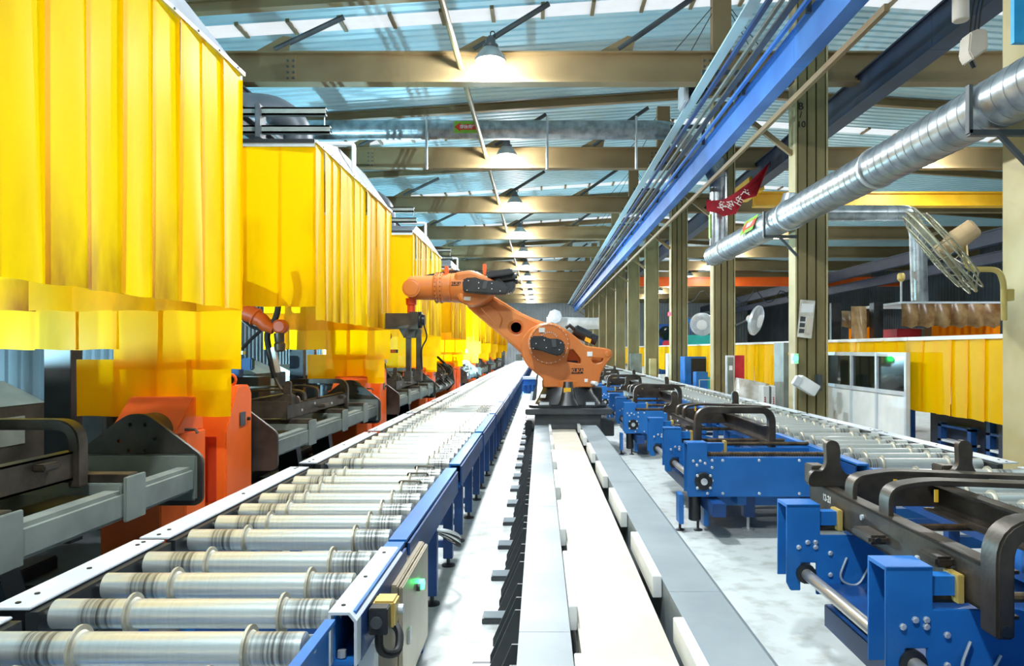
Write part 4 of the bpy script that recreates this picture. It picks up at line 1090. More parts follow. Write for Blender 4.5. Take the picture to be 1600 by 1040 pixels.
# ------------------------------------------------------------------ welding robots inside the booths
def weld_robot(o, label):
    d = 8.6 + o
    r = thing('welding_robot', label, 'robot', (-4.15, d, 0), 'welding robots in the booths')
    q = lambda x, y: P(x, y, 8.6) + Vector((0, o, 0))
    MB().lathe((-4.15, d, 0), (0, 0, 1), [(0, 0.3), (0.04, 0.3), (0.05, 0.2), (0.9, 0.2), (0.92, 0.26), (1.3, 0.24), (1.32, 0.16)], 20).build('riser', 'charcoal', r)
    MB().tube([(-4.15, d, 1.3), (-4.2, d, 1.75), (-4.1, d, 2.2)], [0.15, 0.13, 0.12], 14).build('upper_arm', 'orange_dark', r)
    MB().tube([(-4.15, d, 2.22), q(372, 484), q(395, 492), q(408, 500)], [0.14, 0.11, 0.1, 0.09], 16).build('forearm', 'orange_dark', r)
    MB().lathe(q(398, 494), (0.85, 0, -0.5), [(0, 0.108), (0.02, 0.112), (0.03, 0.1)], 18).build('arm_flange', 'orange_dark', r)
    MB().tube([q(406, 498), q(416, 508), q(428, 515)], [0.09, 0.085, 0.06], 14).build('wrist', 'orange_dark', r)
    MB().lathe(q(438, 510) + Vector((0, -0.06, 0)), (0, 1, 0), [(0, 0.06), (0.02, 0.085), (0.12, 0.085), (0.14, 0.06)], 18).build('wrist_joint', 'orange_dark', r)
    MB().lathe(q(436, 520), (0.05, 0, -1), [(0, 0.06), (0.1, 0.055), (0.11, 0.05), (0.13, 0.065), (0.2, 0.06), (0.22, 0.04)], 16).build('tool_flange', 'steel_dark', r)
    MB().obox(q(431, 562), (0.05, 0.07, 0.3), Matrix.Rotation(-0.2, 3, 'Y')).build('torch_bracket', 'alu', r, bevel=0.006)
    MB().tube([q(420, 545), q(430, 590)], 0.04, 12).build('torch_body', 'black', r)
    MB().tube(fillet([q(430, 590), q(438, 606), q(452, 618)], 0.08, 4), [0.022] * 7, 8).build('torch_neck', 'steel_dark', r)
    MB().tube(fillet([q(420, 545), q(416, 520), q(430, 500), q(436, 478), q(430, 455)], 0.15, 5), 0.035, 10).build('torch_hose', 'rubber', r)
    MB().tube(fillet([q(380, 500), q(395, 512), q(410, 514), q(392, 530), q(378, 545)], 0.1, 5), 0.02, 8).build('cable', 'rubber', r)
    return r
wr0 = weld_robot(0, 'small orange welding robot with torch hanging into the second booth')
for k in (1, 2, 3, 4): dup(wr0, (-4.15, 8.6 + 6 * k, 0), 'small orange welding robot inside the ' + ORD[k + 1] + ' booth')
f = thing('wire_feeder', 'blue wire feeder unit on a grey cabinet behind the second booth', 'wire feeder', (-4.6, 10.9, 0))
MB().box(-4.9, -4.1, 10.7, 11.2, 0, 1.2).build('cabinet', 'charcoal', f, bevel=0.01)
MB().box(-4.55, -4.35, 10.62, 10.8, 1.2, 1.52).build('feeder_body', 'blue', f, bevel=0.01)
MB().box(-4.33, -4.18, 10.66, 10.8, 1.3, 1.48).build('feeder_drum', 'blue', f, bevel=0.02)
MB().box(-4.5, -4.3, 10.64, 10.75, 1.53, 1.58).build('feeder_handle', 'alu', f)

# ------------------------------------------------------------------ workpieces: steel frames with an arched handle
def workpiece(loc, L, W, label, group, rotz=0.0):
    r = thing('steel_frame_part', label, 'steel part', loc, group)
    X, Y, Z = loc; h = W / 2
    for sx in (-1, 1):
        x = X + sx * h
        a, b = sorted((x, x - sx * 0.012)); c, d_ = sorted((x, x - sx * 0.075))
        rail = MB().box(a, b, Y, Y + L, Z, Z + 0.165).box(c, d_, Y, Y + L, Z, Z + 0.012).box(c, d_, Y, Y + L, Z + 0.153, Z + 0.165).build('side_rail', 'steel_dark', r)
    arch = fillet([Vector(p) for p in ((X - h, Z - 0.05), (X - h, Z + 0.32), (X + h, Z + 0.32), (X + h, Z - 0.05))], 0.12, 7)
    ar = MB().prism(band(arch, 0.062), 'xz', Y - 0.05, Y + 0.05).build('arched_handle', 'steel_dark', r, bevel=0.008)
    for sx in (-1, 1): MB().cyl((X + sx * h, Y - 0.056, Z - 0.02), (X + sx * h, Y - 0.05, Z - 0.02), 0.02, n=12).build('pivot_hole', 'black', ar)
    MB().box(X - h, X + h, Y + L - 0.02, Y + L, Z + 0.02, Z + 0.2).build('end_plate', 'steel_dark', r, bevel=0.003)
    for sx in (-1, 1):
        MB().box(X + sx * h - 0.04, X + sx * h + 0.04, Y + L - 0.14, Y + L - 0.02, Z + 0.165, Z + 0.27).build('corner_block', 'steel_dark', r, bevel=0.006)
        hk = [(-0.13, 0), (0.15, 0), (0.15, 0.03), (0.06, 0.08), (0.04, 0.12), (0.045, 0.2), (0.03, 0.245), (-0.01, 0.255), (-0.035, 0.235), (-0.03, 0.12), (-0.06, 0.08), (-0.1, 0.09), (-0.13, 0.05)]
        hx = X + sx * h + 0.05
        MB().prism([tuple(p) for p in fillet([Vector((hx + a, Z + 0.165 + b)) for a, b in hk], 0.03, 3, True)], 'xz', Y + L - 0.2, Y + L - 0.15).build('hook_bracket', 'steel_dark', r, bevel=0.004)
    for i, (yy, hh) in enumerate(((0.72, 0.10), (0.5, 0.12))):
        y = Y + L * yy
        p = fillet([Vector(q) for q in ((X - h + 0.03, Z + 0.15), (X - h + 0.03, Z + 0.165 + hh), (X - h + 0.2, Z + 0.165 + hh + 0.03), (X + h + 0.25, Z + 0.165 + hh))], 0.09, 6)
        st = MB().prism(band(p, 0.022), 'xz', y - 0.05, y + 0.05).build('bent_strap', 'steel_dark', r, bevel=0.003)
        MB().box(X - h + 0.22, X - h + 0.235, y - 0.06, y - 0.05, Z + 0.11 + hh, Z + 0.165 + hh).build('yellow_tag', 'yellow', st)
    lug = MB().box(X - h - 0.09, X - h, Y + L * 0.5 - 0.1, Y + L * 0.5 + 0.1, Z + 0.05, Z + 0.09).build('side_lug', 'steel_dark', r, bevel=0.012)
    MB().cyl((X - h - 0.055, Y + L * 0.5 - 0.102, Z + 0.07), (X - h - 0.055, Y + L * 0.5 - 0.108, Z + 0.07), 0.014, n=12).build('lug_hole', 'black', lug)
    MB().box(X - h - 0.07, X - h, Y + 0.25, Y + 0.4, Z + 0.1, Z + 0.14).build('side_lug', 'steel_dark', r, bevel=0.01)
    m = MB()
    for yy, zz in ((0.8, 0.07), (0.6, 0.11), (0.3, 0.06)): m.cyl((X - h - 0.01, Y + L * yy, Z + zz), (X - h + 0.0, Y + L * yy, Z + zz), 0.014, n=8)
    m.build('weld_studs', 'bolt', r)
    return r

# ------------------------------------------------------------------ blue clamping units
def clamp_unit(d0, label, group):
    r = thing('clamp_unit', label, 'clamp unit', (1.85, d0, 0), group)
    X0, X1 = 1.25, 2.48
    fp = MB().prism([(X0 + 0.01, 0.35), (X1, 0.35), (X1, 0.68), (X0 + 0.17, 0.68), (X0 + 0.17, 0.81), (X0, 0.81), (X0, 0.37)], 'xz', d0, d0 + 0.015).build('end_plate', 'blue', r, bevel=0.004)
    MB().box(X0 + 0.17, X1, d0 + 0.015, d0 + 0.13, 0.655, 0.68).build('top_flange', 'blue', r)
    MB().box(X0, X0 + 0.17, d0 + 0.15, d0 + 0.16, 0.37, 0.81).build('post_back', 'blue', r)
    MB().box(X0, X0 + 0.17, d0 + 0.015, d0 + 0.16, 0.795, 0.81).build('post_cap', 'blue', r)
    br = MB().lathe((1.385, d0, 0.485), (0, -1, 0), [(0, 0.075), (0.018, 0.075), (0.022, 0.07), (0.022, 0.04), (0.035, 0.038), (0.04, 0.02)], 24).build('bearing_flange', 'black', r)
    MB().lathe((1.385, d0 - 0.035, 0.485), (0, -1, 0), [(0, 0.03), (0.012, 0.028), (0.016, 0.01)], 16).build('shaft_end', 'bolt', br)
    bme = MB().lathe((0, 0, 0), (0, -1, 0), [(0, 0.0125), (0.007, 0.0125), (0.01, 0.008)], 8).mesh('bolt'); bme.materials.append(MT['bolt'])
    bb = [(1.33, 0.535), (1.44, 0.535), (1.33, 0.43), (1.44, 0.43)]
    for x, z in bb: inst('bolt', bme, br, Vector((x, d0 - 0.022, z)) - wloc(br))
    for x, z in ((1.30, 0.655), (1.36, 0.655), (1.40, 0.635), (1.33, 0.62), (1.46, 0.6), (1.46, 0.49), (1.42, 0.38), (1.46, 0.66), (1.55, 0.66), (1.86, 0.66), (2.2, 0.66), (1.55, 0.38), (1.86, 0.38), (2.2, 0.38)):
        inst('bolt', bme, fp, Vector((x, d0, z)) - wloc(fp))
    MB().cyl((X0 + 0.17, d0 + 0.06, 0.705), (X1, d0 + 0.06, 0.705), 0.019, n=10).build('threaded_rod', 'rust', r)
    th = MB(); x = X0 + 0.18
    while x < X1 - 0.02:
        th.lathe((x, d0 + 0.06, 0.705), (1, 0, 0), [(0, 0.019), (0.004, 0.023), (0.008, 0.019)], 8); x += 0.022
    o = th.build('rod_thread', 'rust', r); o['kind'] = 'stuff'
    ya = MB().box(X0 + 0.2, X0 + 0.36, d0 + 0.2, d0 + 0.26, 0.72, 0.78).build('clamp_arm', 'blue', r)
    MB().box(X0 + 0.36, X0 + 0.385, d0 + 0.19, d0 + 0.27, 0.68, 0.80).build('clamp_pad', 'gold', ya, bevel=0.003)
    # inner tray: walls and rear members
    MB().box(X0 + 0.17, X1, d0 + 0.5, d0 + 0.52, 0.42, 0.70).build('tray_wall', 'blue', r)
    MB().cyl((X0 + 0.2, d0 + 0.56, 0.73), (X1, d0 + 0.56, 0.73), 0.018, n=10).build('threaded_rod', 'rust', r)
    MB().box(X0 + 0.17, X1, d0 + 0.015, d0 + 2.3, 0.40, 0.415).build('tray_floor', 'blue_dark', r)
    MB().box(X1 - 0.015, X1, d0, d0 + 2.55, 0.35, 0.72).box(X1 - 0.09, X1, d0, d0 + 2.55, 0.45, 0.46).build('side_beam', 'blue', r)
    for q in (1.13, 2.2):
        y = d0 + q
        br = MB().prism([(X0, 0.42), (X0 + 0.02, 0.38), (X0 + 0.07, 0.38), (X0 + 0.07, 0.52), (X0 + 0.15, 0.52), (X0 + 0.15, 0.36), (X1 - 0.25, 0.36), (X1 - 0.25, 0.52), (X0 + 0.48, 0.66), (X0 + 0.17, 0.66), (X0 + 0.17, 0.815), (X0, 0.815)], 'xz', y, y + 0.015).build('clamp_bracket', 'blue', r, bevel=0.003)
        MB().box(X0, X0 + 0.17, y + 0.0, y + 0.15, 0.80, 0.815).build('bracket_cap', 'blue', br)
        MB().box(X0, X0 + 0.17, y + 0.14, y + 0.15, 0.42, 0.8).build('bracket_back', 'blue', br)
        MB().box(X0 + 0.17, X0 + 0.26, y + 0.02, y + 0.08, 0.705, 0.775).build('clamp_arm', 'blue', br)
        MB().box(X0 + 0.26, X0 + 0.285, y + 0.0, y + 0.1, 0.68, 0.785).build('clamp_pad', 'gold', br, bevel=0.003)
        for x, z in ((1.31, 0.60), (1.355, 0.625), (1.395, 0.625), (1.395, 0.60), (1.47, 0.57), (1.47, 0.46)):
            inst('bolt', bme, br, Vector((x, y, z)) - wloc(br))
        MB().cyl((X0 + 0.17, y + 0.06, 0.685), (X1, y + 0.06, 0.685), 0.019, n=10).build('threaded_rod', 'rust', r)
        MB().lathe((1.345, y + 0.016, 0.467), (0, -1, 0), [(0, 0.05), (0.03, 0.05), (0.035, 0.03)], 14).build('shaft_bearing', 'black', br)
        MB().tube(fillet([(1.55, y - 0.01, 0.55), (1.5, y - 0.02, 0.44), (1.6, y - 0.02, 0.4), (1.66, y - 0.01, 0.5)], 0.08, 5), 0.006, 6).build('sensor_wire', 'alu', br)
    MB().cyl((1.345, d0 + 0.02, 0.467), (1.345, d0 + 2.3, 0.467), 0.028, n=14).build('drive_shaft', 'shaft', r)
    MB().box(1.42, 1.53, d0 - 0.2, d0 + 2.15, 0.22, 0.33).build('lower_beam', 'blue_dark', r, bevel=0.004)
    MB().box(1.7, 1.78, d0 + 0.1, d0 + 2.15, 0.26, 0.33).build('lower_beam', 'blue', r, bevel=0.004)
    for x in (1.85, 2.35):
        for y in (d0 + 0.3, d0 + 2.0):
            lg = MB().box(x - 0.05, x + 0.05, y - 0.05, y + 0.05, 0.12, 0.36).build('leg', 'blue_dark', r, bevel=0.004)
            MB().lathe((x, y, 0), (0, 0, 1), [(0, 0.055), (0.012, 0.055), (0.02, 0.014), (0.12, 0.014)], 12).build('foot', 'bolt', lg)
    MB().box(1.55, 2.4, d0 + 0.28, d0 + 0.32, 0.22, 0.35).build('cross_bar', 'blue', r)
    mt = MB().lathe((1.37, d0 + 0.28, 0.09), (0, 0, 1), [(0, 0.045), (0.01, 0.055), (0.2, 0.055), (0.21, 0.06), (0.26, 0.06)], 16).build('gear_motor', 'black', r)
    MB().box(1.22, 1.26, d0 + 0.2, d0 + 0.36, 0.07, 0.33).build('motor_guard', 'blue', r, bevel=0.004)
    MB().box(1.44, 1.49, d0 + 0.22, d0 + 0.36, 0.05, 0.33).build('motor_guard', 'blue', r, bevel=0.004)
    for x in (1.24, 1.4): MB().lathe((x, d0 + 0.28, 0), (0, 0, 1), [(0, 0.04), (0.01, 0.04), (0.02, 0.012), (0.09, 0.012)], 10).build('foot', 'black', mt)
    return r
g = 'blue clamp units along the track'
u0 = clamp_unit(1.53, 'nearest blue clamp unit at the lower right edge with bolted brackets', g)
dup(u0, (1.85, 6.25, 0), 'second blue clamp unit, showing a long bolted end plate with black bearing flange')
for k in range(2, 10): dup(u0, (1.85, 1.53 + 4.72 * k, 0), 'blue clamp unit right of the track, ' + ORD[k] + ' counted from the camera')
gw = 'dark steel frames clamped along the track'
w0 = workpiece((1.9, 2.48, 0.69), 1.72, 0.72, 'dark steel channel frame at the lower right edge with arched handle', gw)
text('chalk_mark', '12-21', 'txt_white', w0, (1.5385, 3.95, 0.80), 0.05, Matrix(((0, 0, -1), (-1, 0, 0), (0, 1, 0))).to_4x4(), 0.0005)
dup(w0, (1.9, 7.2, 0.69), 'dark steel channel frame with arched handle on the second clamp unit')
for k in range(2, 9): dup(w0, (1.9, 2.48 + 4.72 * k, 0.69), 'dark steel channel frame with arched handle on the ' + ORD[k] + ' clamp unit')
ts = [o for o in COL.objects if o.name.startswith('welding_fixture') and o.parent is None and abs(o.location.y - 18.94) < 0.1]
def tilt(o, ang, px=FC, pz=0.98):
    R = Matrix.Rotation(ang, 3, 'Y'); q = Vector((px, 0, pz)); l = o.location - Vector((0, o.location.y, 0))
    n = q + R @ (l - q); o.location = (n.x, o.location.y, n.z)
    o.rotation_euler = (R @ o.rotation_euler.to_matrix()).to_euler()
for o in ts: tilt(o, 0.75)
gx_ = 'dark steel frames lying in the fixtures'
v0 = workpiece((-3.12, 4.35, 0.84), 2.4, 0.78, 'dark steel frame with arched handle in the nearest fixture', gx_)
v0.rotation_euler = (0, 0, math.pi)
for k in range(1, 6):
    o = dup(v0, (-3.12, 4.35 + 6 * k, 0.84), 'dark steel frame with arched handle in the ' + ORD[k] + ' fixture')
    if k == 3: tilt(o, 0.75)

# ------------------------------------------------------------------ yellow curtain fence of the side hall
FX = 5.32
FSTR = [strip_mesh(0.42, 1.0, 70 + i) for i in range(5)]
for m in FSTR: m.materials[0] = MT['curtain_fence']
def fence(y0, n, label, group):
    r = thing('curtain_fence', label, 'curtain', (FX, y0, 0), group)
    o = Vector((FX, y0, 0)); L = n * 0.36
    for i in range(n):
        inst('curtain_strip', FSTR[(i * 2) % 5], r, Vector((FX - 0.01 * (i % 2), y0 + (i + 0.5) * 0.36, 1.74)) - o, (0, 0, -math.pi / 2 + random.uniform(-0.08, 0.08)))
    MB().box(FX - 0.025, FX + 0.025, y0 - 0.01, y0 + L, 1.73, 1.78).build('top_rail', 'white', r)
    for y in (y0, y0 + L): MB().box(FX + 0.01, FX + 0.07, y - 0.03, y + 0.03, 0, 1.75).build('post', 'blue_dark', r)
    return r
g = 'yellow strip-curtain fence beside the columns'
fn = []
for i in range(14):
    y0 = 7.0 + i * 3.63
    fn.append(fence(y0, 10, {0: 'yellow strip-curtain fence section between the cream column and the white partition', 1: 'yellow strip-curtain fence section above the white partition windows',
          2: 'yellow strip-curtain fence section beside the tall grey cabinet', 3: 'yellow strip-curtain fence section behind the plastic-covered machine'}.get(i, 'yellow strip-curtain fence section, ' + ORD[i] + ' counted from the camera'), g))

# white partition with dark windows
PXX = 5.12
pt = thing('window_partition', 'white office partition with three dark windows behind the conveyor', 'partition', (PXX, 10.2, 0))
ys = [10.25, 11.15, 12.05, 13.3]; wz = (1.03, 1.5)
pm = MB()
for y in ys: MB().box(PXX - 0.04, PXX + 0.02, y - 0.03, y + 0.03, 0, 1.56).build('mullion', 'cap', pt, bevel=0.003)
for z in (0.98, 1.53): MB().box(PXX - 0.035, PXX + 0.02, ys[0], ys[-1], z - 0.03, z + 0.03).build('transom', 'cap', pt, bevel=0.003)
for a, b in zip(ys[:-1], ys[1:]):
    MB().box(PXX - 0.005, PXX + 0.005, a + 0.03, b - 0.03, 1.01, 1.5).build('pane', 'glass_dark', pt)
    MB().box(PXX - 0.015, PXX + 0.005, a + 0.03, b - 0.03, 0.05, 0.95).build('panel', 'white', pt)

# dark machinery seen below the fence
for i, (y, h) in enumerate(((7.4, 0.65), (8.3, 0.9), (9.4, 0.6))):
    s = thing('storage_rack', ('dark blue rack with pale shelves below the yellow fence beside the column', 'tall dark blue rack panel below the yellow fence', 'dark blue rack below the fence beside the partition')[i], 'rack', (5.8, y, 0))
    for x in (5.5, 6.0):
        for yy in (y, y + 0.7): MB().box(x, x + 0.08, yy, yy + 0.08, 0, h).build('post', 'blue_dark', s)
    for z in (0.15, 0.35, 0.55): MB().box(5.5, 6.08, y, y + 0.78, z, z + 0.03).build('shelf', 'cap' if z < 0.5 else 'blue_dark', s)
    if i == 1: MB().box(5.48, 5.5, y, y + 0.5, 0, 0.85).build('side_panel', 'navy', s)
    else: MB().box(5.6, 5.9, y + 0.1, y + 0.5, 0.18, 0.32).build('stored_box', 'cap', s, bevel=0.01)

for i in range(3):  # boards added to darken the bright floor view below the fence
    bd = MB().box(5.62, 5.66, 6.6 + i * 1.35, 7.9 + i * 1.35, 0, 0.85).build('added_dark_board', 'navy')
    tag(bd, ORD[i] + ' added dark navy board screening the floor below the yellow fence, counted from the camera', 'board', 'navy boards added to darken below the fence')
eq = random.Random(3)
for i in range(14):  # cabinet row added and sized to keep arc light off the fixtures
    y = 1.6 + i * 2.1; h = (1.15, 1.2, 1.1, 1.16)[i % 4]
    c_ = thing('arc_blocking_cabinet', 'dark equipment cabinet added behind the booths to block arc light, ' + ORD[i] + ' counted from the camera', 'cabinet', (-5.0, y, 0), 'dark cabinets added to block arc light behind the booths')
    MB().box(-5.25, -4.7, y, y + 1.5, 0.05, h).build('body', ('charcoal', 'black', 'steel_plate')[i % 3], c_, bevel=0.01)
    MB().prism([(-4.7, h), (-5.25, h), (-5.25, h + 0.2), (-5.1, h + 0.2)], 'xz', y + 0.1, y + 1.2).build('sloped_top', 'fix', c_)
    MB().box(-4.699, -4.69, y + 0.2, y + 0.9, h - 0.35, h - 0.1).build('door_panel', ('steel_plate', 'red_panel', 'fix')[i % 3], c_)
    for yy in (y + 0.1, y + 1.3): MB().box(-5.2, -4.75, yy, yy + 0.1, 0, 0.06).build('foot', 'black', c_)

# smoked brown curtain booth of the side hall
sb = thing('smoked_booth', 'side-hall booth with smoked brown film curtain above orange strips', 'welding booth', (7.2, 14, 0))
def frill(x0, x1, y, zt, zb, n, name, mat, amp=0.06):
    m = MB(); vs, fs = [], []; k = n * 6
    for i in range(k + 1):
        t = i / k; x = x0 + (x1 - x0) * t; ph = t * n * math.pi
        for j in range(5):
            s = j / 4; vs.append((x, y - amp * abs(math.sin(ph)) * (0.3 + s) - 0.1 * s * (1 - s), zt + (zb - zt) * s + (0.05 * abs(math.cos(ph)) if j == 4 else 0)))
    for i in range(k):
        for j in range(4): fs.append((i * 5 + j, (i + 1) * 5 + j, (i + 1) * 5 + j + 1, i * 5 + j + 1))
    return m.add(vs, fs).build(name, mat, sb)
frill(PX(1408, 13.8), PX(1562, 13.8), 13.8, PZ(474, 13.8), PZ(513, 13.8), 6, 'smoked_film', 'brown_film')
frill(PX(1342, 13.8), PX(1390, 13.8), 14.6, PZ(482, 13.8), PZ(512, 13.8), 2, 'smoked_film', 'brown_film')
frill(PX(1333, 13.8), PX(1357, 13.8), 13.9, PZ(478, 13.8), PZ(536, 13.8), 1, 'smoked_film', 'brown_film', 0.15)
OST = [strip_mesh(0.2, 1.2, 90 + i) for i in range(3)]
for m in OST: m.materials[0] = MT['curtain_orange']
for i in range(9): inst('orange_strip', OST[i % 3], sb, Vector((PX(1468 + i * 11.5, 13.9), 14.0, PZ(505, 13.9))) - wloc(sb))
for i in range(4): inst('orange_strip', OST[i % 3], sb, Vector((PX(1362 + i * 11.5, 13.9), 14.7, PZ(505, 13.9))) - wloc(sb))
for x, y0, y1 in ((PX(1396, 13.7), 14.3, 14.5), (PX(1330, 13.7), 14.4, 14.5)): MB().box(x - 0.09, x + 0.09, y0, y1, 0, PZ(470, 13.8)).build('post', 'black', sb)
MB().box(PX(1408, 13.8), PX(1562, 13.8), 13.78, 15.6, PZ(474, 13.8), PZ(471, 13.8)).build('roof_panel', 'cap', sb)
MB().box(PX(1410, 14.2), PX(1448, 14.2), 14.4, 15.2, 0.4, PZ(513, 14.2)).build('control_cabinet', 'red', sb, bevel=0.01)
MB().box(PX(1448, 14.2), PX(1468, 14.2), 14.3, 14.9, 0.4, PZ(512, 14.2)).build('grey_cabinet', 'fix', sb, bevel=0.01)
bl_ = thing('beacon_post', 'thin post with golden knob beside the smoked curtain', 'post', P(1408, 478, 13.6))
MB().tube([P(1408, 474, 13.85), P(1408, 440, 13.85)], 0.02, 8).build('pole', 'alu', bl_)
MB().lathe(P(1408, 440, 13.85), (0, 0, 1), [(0, 0.03), (0.05, 0.07), (0.13, 0.07), (0.16, 0.05)], 14).build('knob', 'gold', bl_)

# ------------------------------------------------------------------ fans
def cage_fan(c, nrm, R, label, arm_to, mats=('cage_wire', 'card')):
    r = thing('cage_fan', label, 'fan', c)
    n = Vector(nrm).normalized(); u, w = basis(n); c = Vector(c)
    def circ(rad, off): return [c + n * off + (u * math.cos(2 * math.pi * i / 28) + w * math.sin(2 * math.pi * i / 28)) * rad for i in range(29)]
    for rad, off in ((R, 0.0), (R, 0.06), (R * 0.97, -0.05), (R * 0.75, -0.08), (R * 0.75, 0.11), (R * 0.5, -0.09), (R * 0.28, -0.1)):
        MB().tube(circ(rad, off), 0.007 if off else 0.012, 6).build('cage_ring', mats[0], r)
    m = MB()
    for i in range(24):
        a = 2 * math.pi * i / 24; d = u * math.cos(a) + w * math.sin(a)
        m.tube([c + d * 0.1 - n * 0.1, c + d * R * 0.75 - n * 0.08, c + d * R, c + d * R * 0.75 + n * 0.11, c + d * 0.12 + n * 0.12], 0.004, 5)
    m.build('cage_wires', mats[0], r)
    for i in range(3):
        a = 2 * math.pi * i / 3 + 0.4; d = u * math.cos(a) + w * math.sin(a); e = n.cross(d)
        MB().add([c + d * 0.07 - e * 0.04 - n * 0.02, c + d * R * 0.88 - e * 0.12 - n * 0.04, c + d * R * 0.9 + e * 0.1 + n * 0.04, c + d * 0.07 + e * 0.05 + n * 0.02,
                  c + d * 0.07 - e * 0.04 - n * 0.012, c + d * R * 0.88 - e * 0.12 - n * 0.03, c + d * R * 0.9 + e * 0.1 + n * 0.05, c + d * 0.07 + e * 0.05 + n * 0.03],
                 [(0, 1, 2, 3), (7, 6, 5, 4), (0, 4, 5, 1), (1, 5, 6, 2), (2, 6, 7, 3), (3, 7, 4, 0)]).build('blade', mats[0], r)
    MB().lathe(c + n * 0.1, n, [(-0.14, 0.05), (-0.12, 0.07), (0, 0.07), (0.01, 0.095), (0.22, 0.085), (0.24, 0.06)], 20).build('motor', mats[1], r)
    MB().tube(arm_to, 0.025, 10).build('arm', 'gold' if mats[1] == 'card' else 'strut', r)
    return r
fc = P(1470, 392, 6.6)
cf = cage_fan(fc, (0.70, -0.40, 0.60), 0.46, 'big wire-cage fan on a bent arm from the right-hand cream column', [tuple(p) for p in fillet([fc + Vector((0.24, 0.05, 0.08)), P(1510, 420, 6.55), P(1560, 421, 6.5), P(1568, 440, 6.5), P(1569, 500, 6.55)], 0.08, 4)])
MB().box(*sorted((PX(1568, 6.55), PX(1580, 6.55))), 6.5, 6.6, PZ(470, 6.55), PZ(452, 6.55)).build('switch_box', 'gold', cf, bevel=0.005)
def dish_fan(c, nrm, R, label, base):
    r = thing('wall_fan', label, 'fan', c); n = Vector(nrm).normalized(); c = Vector(c); u, w = basis(n)
    MB().lathe(c - n * 0.05, n, [(0, R * 0.5), (0.0, R * 0.5), (0.02, R * 0.9), (0.05, R), (0.1, R * 0.99), (0.13, R * 0.8), (0.16, R * 0.45)], 32).build('guard', 'alu', r)
    MB().lathe(c + n * 0.1, n, [(0, R * 0.44), (0.03, R * 0.44), (0.05, R * 0.3)], 28).build('hub_badge', 'white', r)
    m = MB()
    for i in range(40):
        a = 2 * math.pi * i / 40; d = u * math.cos(a) + w * math.sin(a)
        m.tube([c + d * R * 0.45 + n * 0.118, c + d * R * 0.8 + n * 0.088, c + d * R * 1.01 + n * 0.04], 0.006, 4)
    m.build('guard_wires', 'cap', r)
    MB().lathe(c - n * 0.05, -n, [(0, 0.1), (0.12, 0.09), (0.16, 0.05)], 16).build('motor', 'cream_plate', r)
    MB().tube([c - n * 0.15, Vector(base)], 0.025, 8).build('arm', 'strut', r)
    return r
dish_fan(P(1180, 500, 17.6), (0.75, -0.6, -0.25), 0.36, 'white round fan on the column beside the plastic-covered machine', (COL_X + 0.28, 18.7, 2.2))
dish_fan(P(1097, 506, 23.6), (-0.25, -0.9, -0.3), 0.38, 'white round fan on the column beside the teal panel', (COL_X + 0.28, 24.7, 2.7))

# ------------------------------------------------------------------ things on and beside the columns
d1 = 12.6
hd = thing('document_holder', 'clear plastic document holder with papers on the B/10 column', 'document holder', P(1258, 498, d1))
MB().prism([(PX(x, d1), PZ(y, d1)) for x, y in ((1250, 468), (1273, 470), (1267, 529), (1245, 526))], 'xz', d1 - 0.03, d1 - 0.015).build('pocket_sheet', 'film', hd)
for i, (x0, y0, x1, y1) in enumerate(((1252, 474, 1270, 488), (1250, 494, 1258, 502), (1249, 504, 1257, 511), (1248, 513, 1256, 520), (1260, 496, 1268, 520))):
    MB().prism([(PX(x, d1), PZ(y, d1)) for x, y in ((x0, y0), (x1, y0 + 1), (x1 - 1, y1), (x0 - 1, y1))], 'xz', d1 - 0.034, d1 - 0.03).build('paper', ('white', 'charcoal', 'charcoal', 'charcoal', 'cream_plate')[i], hd)
bx_ = thing('junction_box', 'white tilted junction box on the B/10 column', 'electrical box', P(1258, 602, 12.3))
MB().obox(P(1260, 602, 12.3), (0.36, 0.22, 0.2), Matrix.Rotation(0.55, 3, 'Y')).build('body', 'white', bx_, bevel=0.012)
MB().obox(P(1245, 595, 12.2), (0.1, 0.12, 0.16), Matrix.Rotation(0.55, 3, 'Y')).build('cover', 'cap', bx_, bevel=0.008)
MB().box(PX(1276, 12.5), PX(1283, 12.5), 12.45, 12.6, PZ(610, 12.5), PZ(585, 12.5)).build('mounting_bracket', 'strut', bx_)
il = thing('indicator_lamp', 'green glowing indicator lamp on the edge of the B/10 column', 'indicator lamp', P(1241, 560, 12.5))
MB().lathe(P(1242, 560, 12.45), (0, -1, 0), [(0, 0.045), (0.04, 0.045), (0.06, 0.02)], 16).build('lens', 'green_led', il)
MB().box(PX(1239, 12.5), PX(1246, 12.5), 12.45, 12.6, PZ(568, 12.5), PZ(552, 12.5)).build('housing', 'cap', il)
cdt = MB().tube(fillet([(COL_X - 0.31, 12.6, 1.0), (COL_X - 0.31, 12.6, 0.4), (COL_X - 0.5, 12.5, 0.05)], 0.2, 4), 0.02, 8).build('column_conduit', 'white')
tag(cdt, 'white conduit at the foot of the B/10 column', 'conduit')
gc = thing('grey_cabinet', 'tall plain grey cabinet beside the B/10 column', 'cabinet', (4.75, 14.0, 0))
MB().box(PX(1222, 14), PX(1243, 14), 13.9, 14.5, 0, PZ(535, 14)).build('body', 'fix', gc, bevel=0.01)
MB().box(PX(1231, 14) - 0.03, PX(1231, 14) + 0.03, 13.89, 13.9, PZ(554, 14), PZ(550, 14)).build('warning_label', 'yellow', gc)
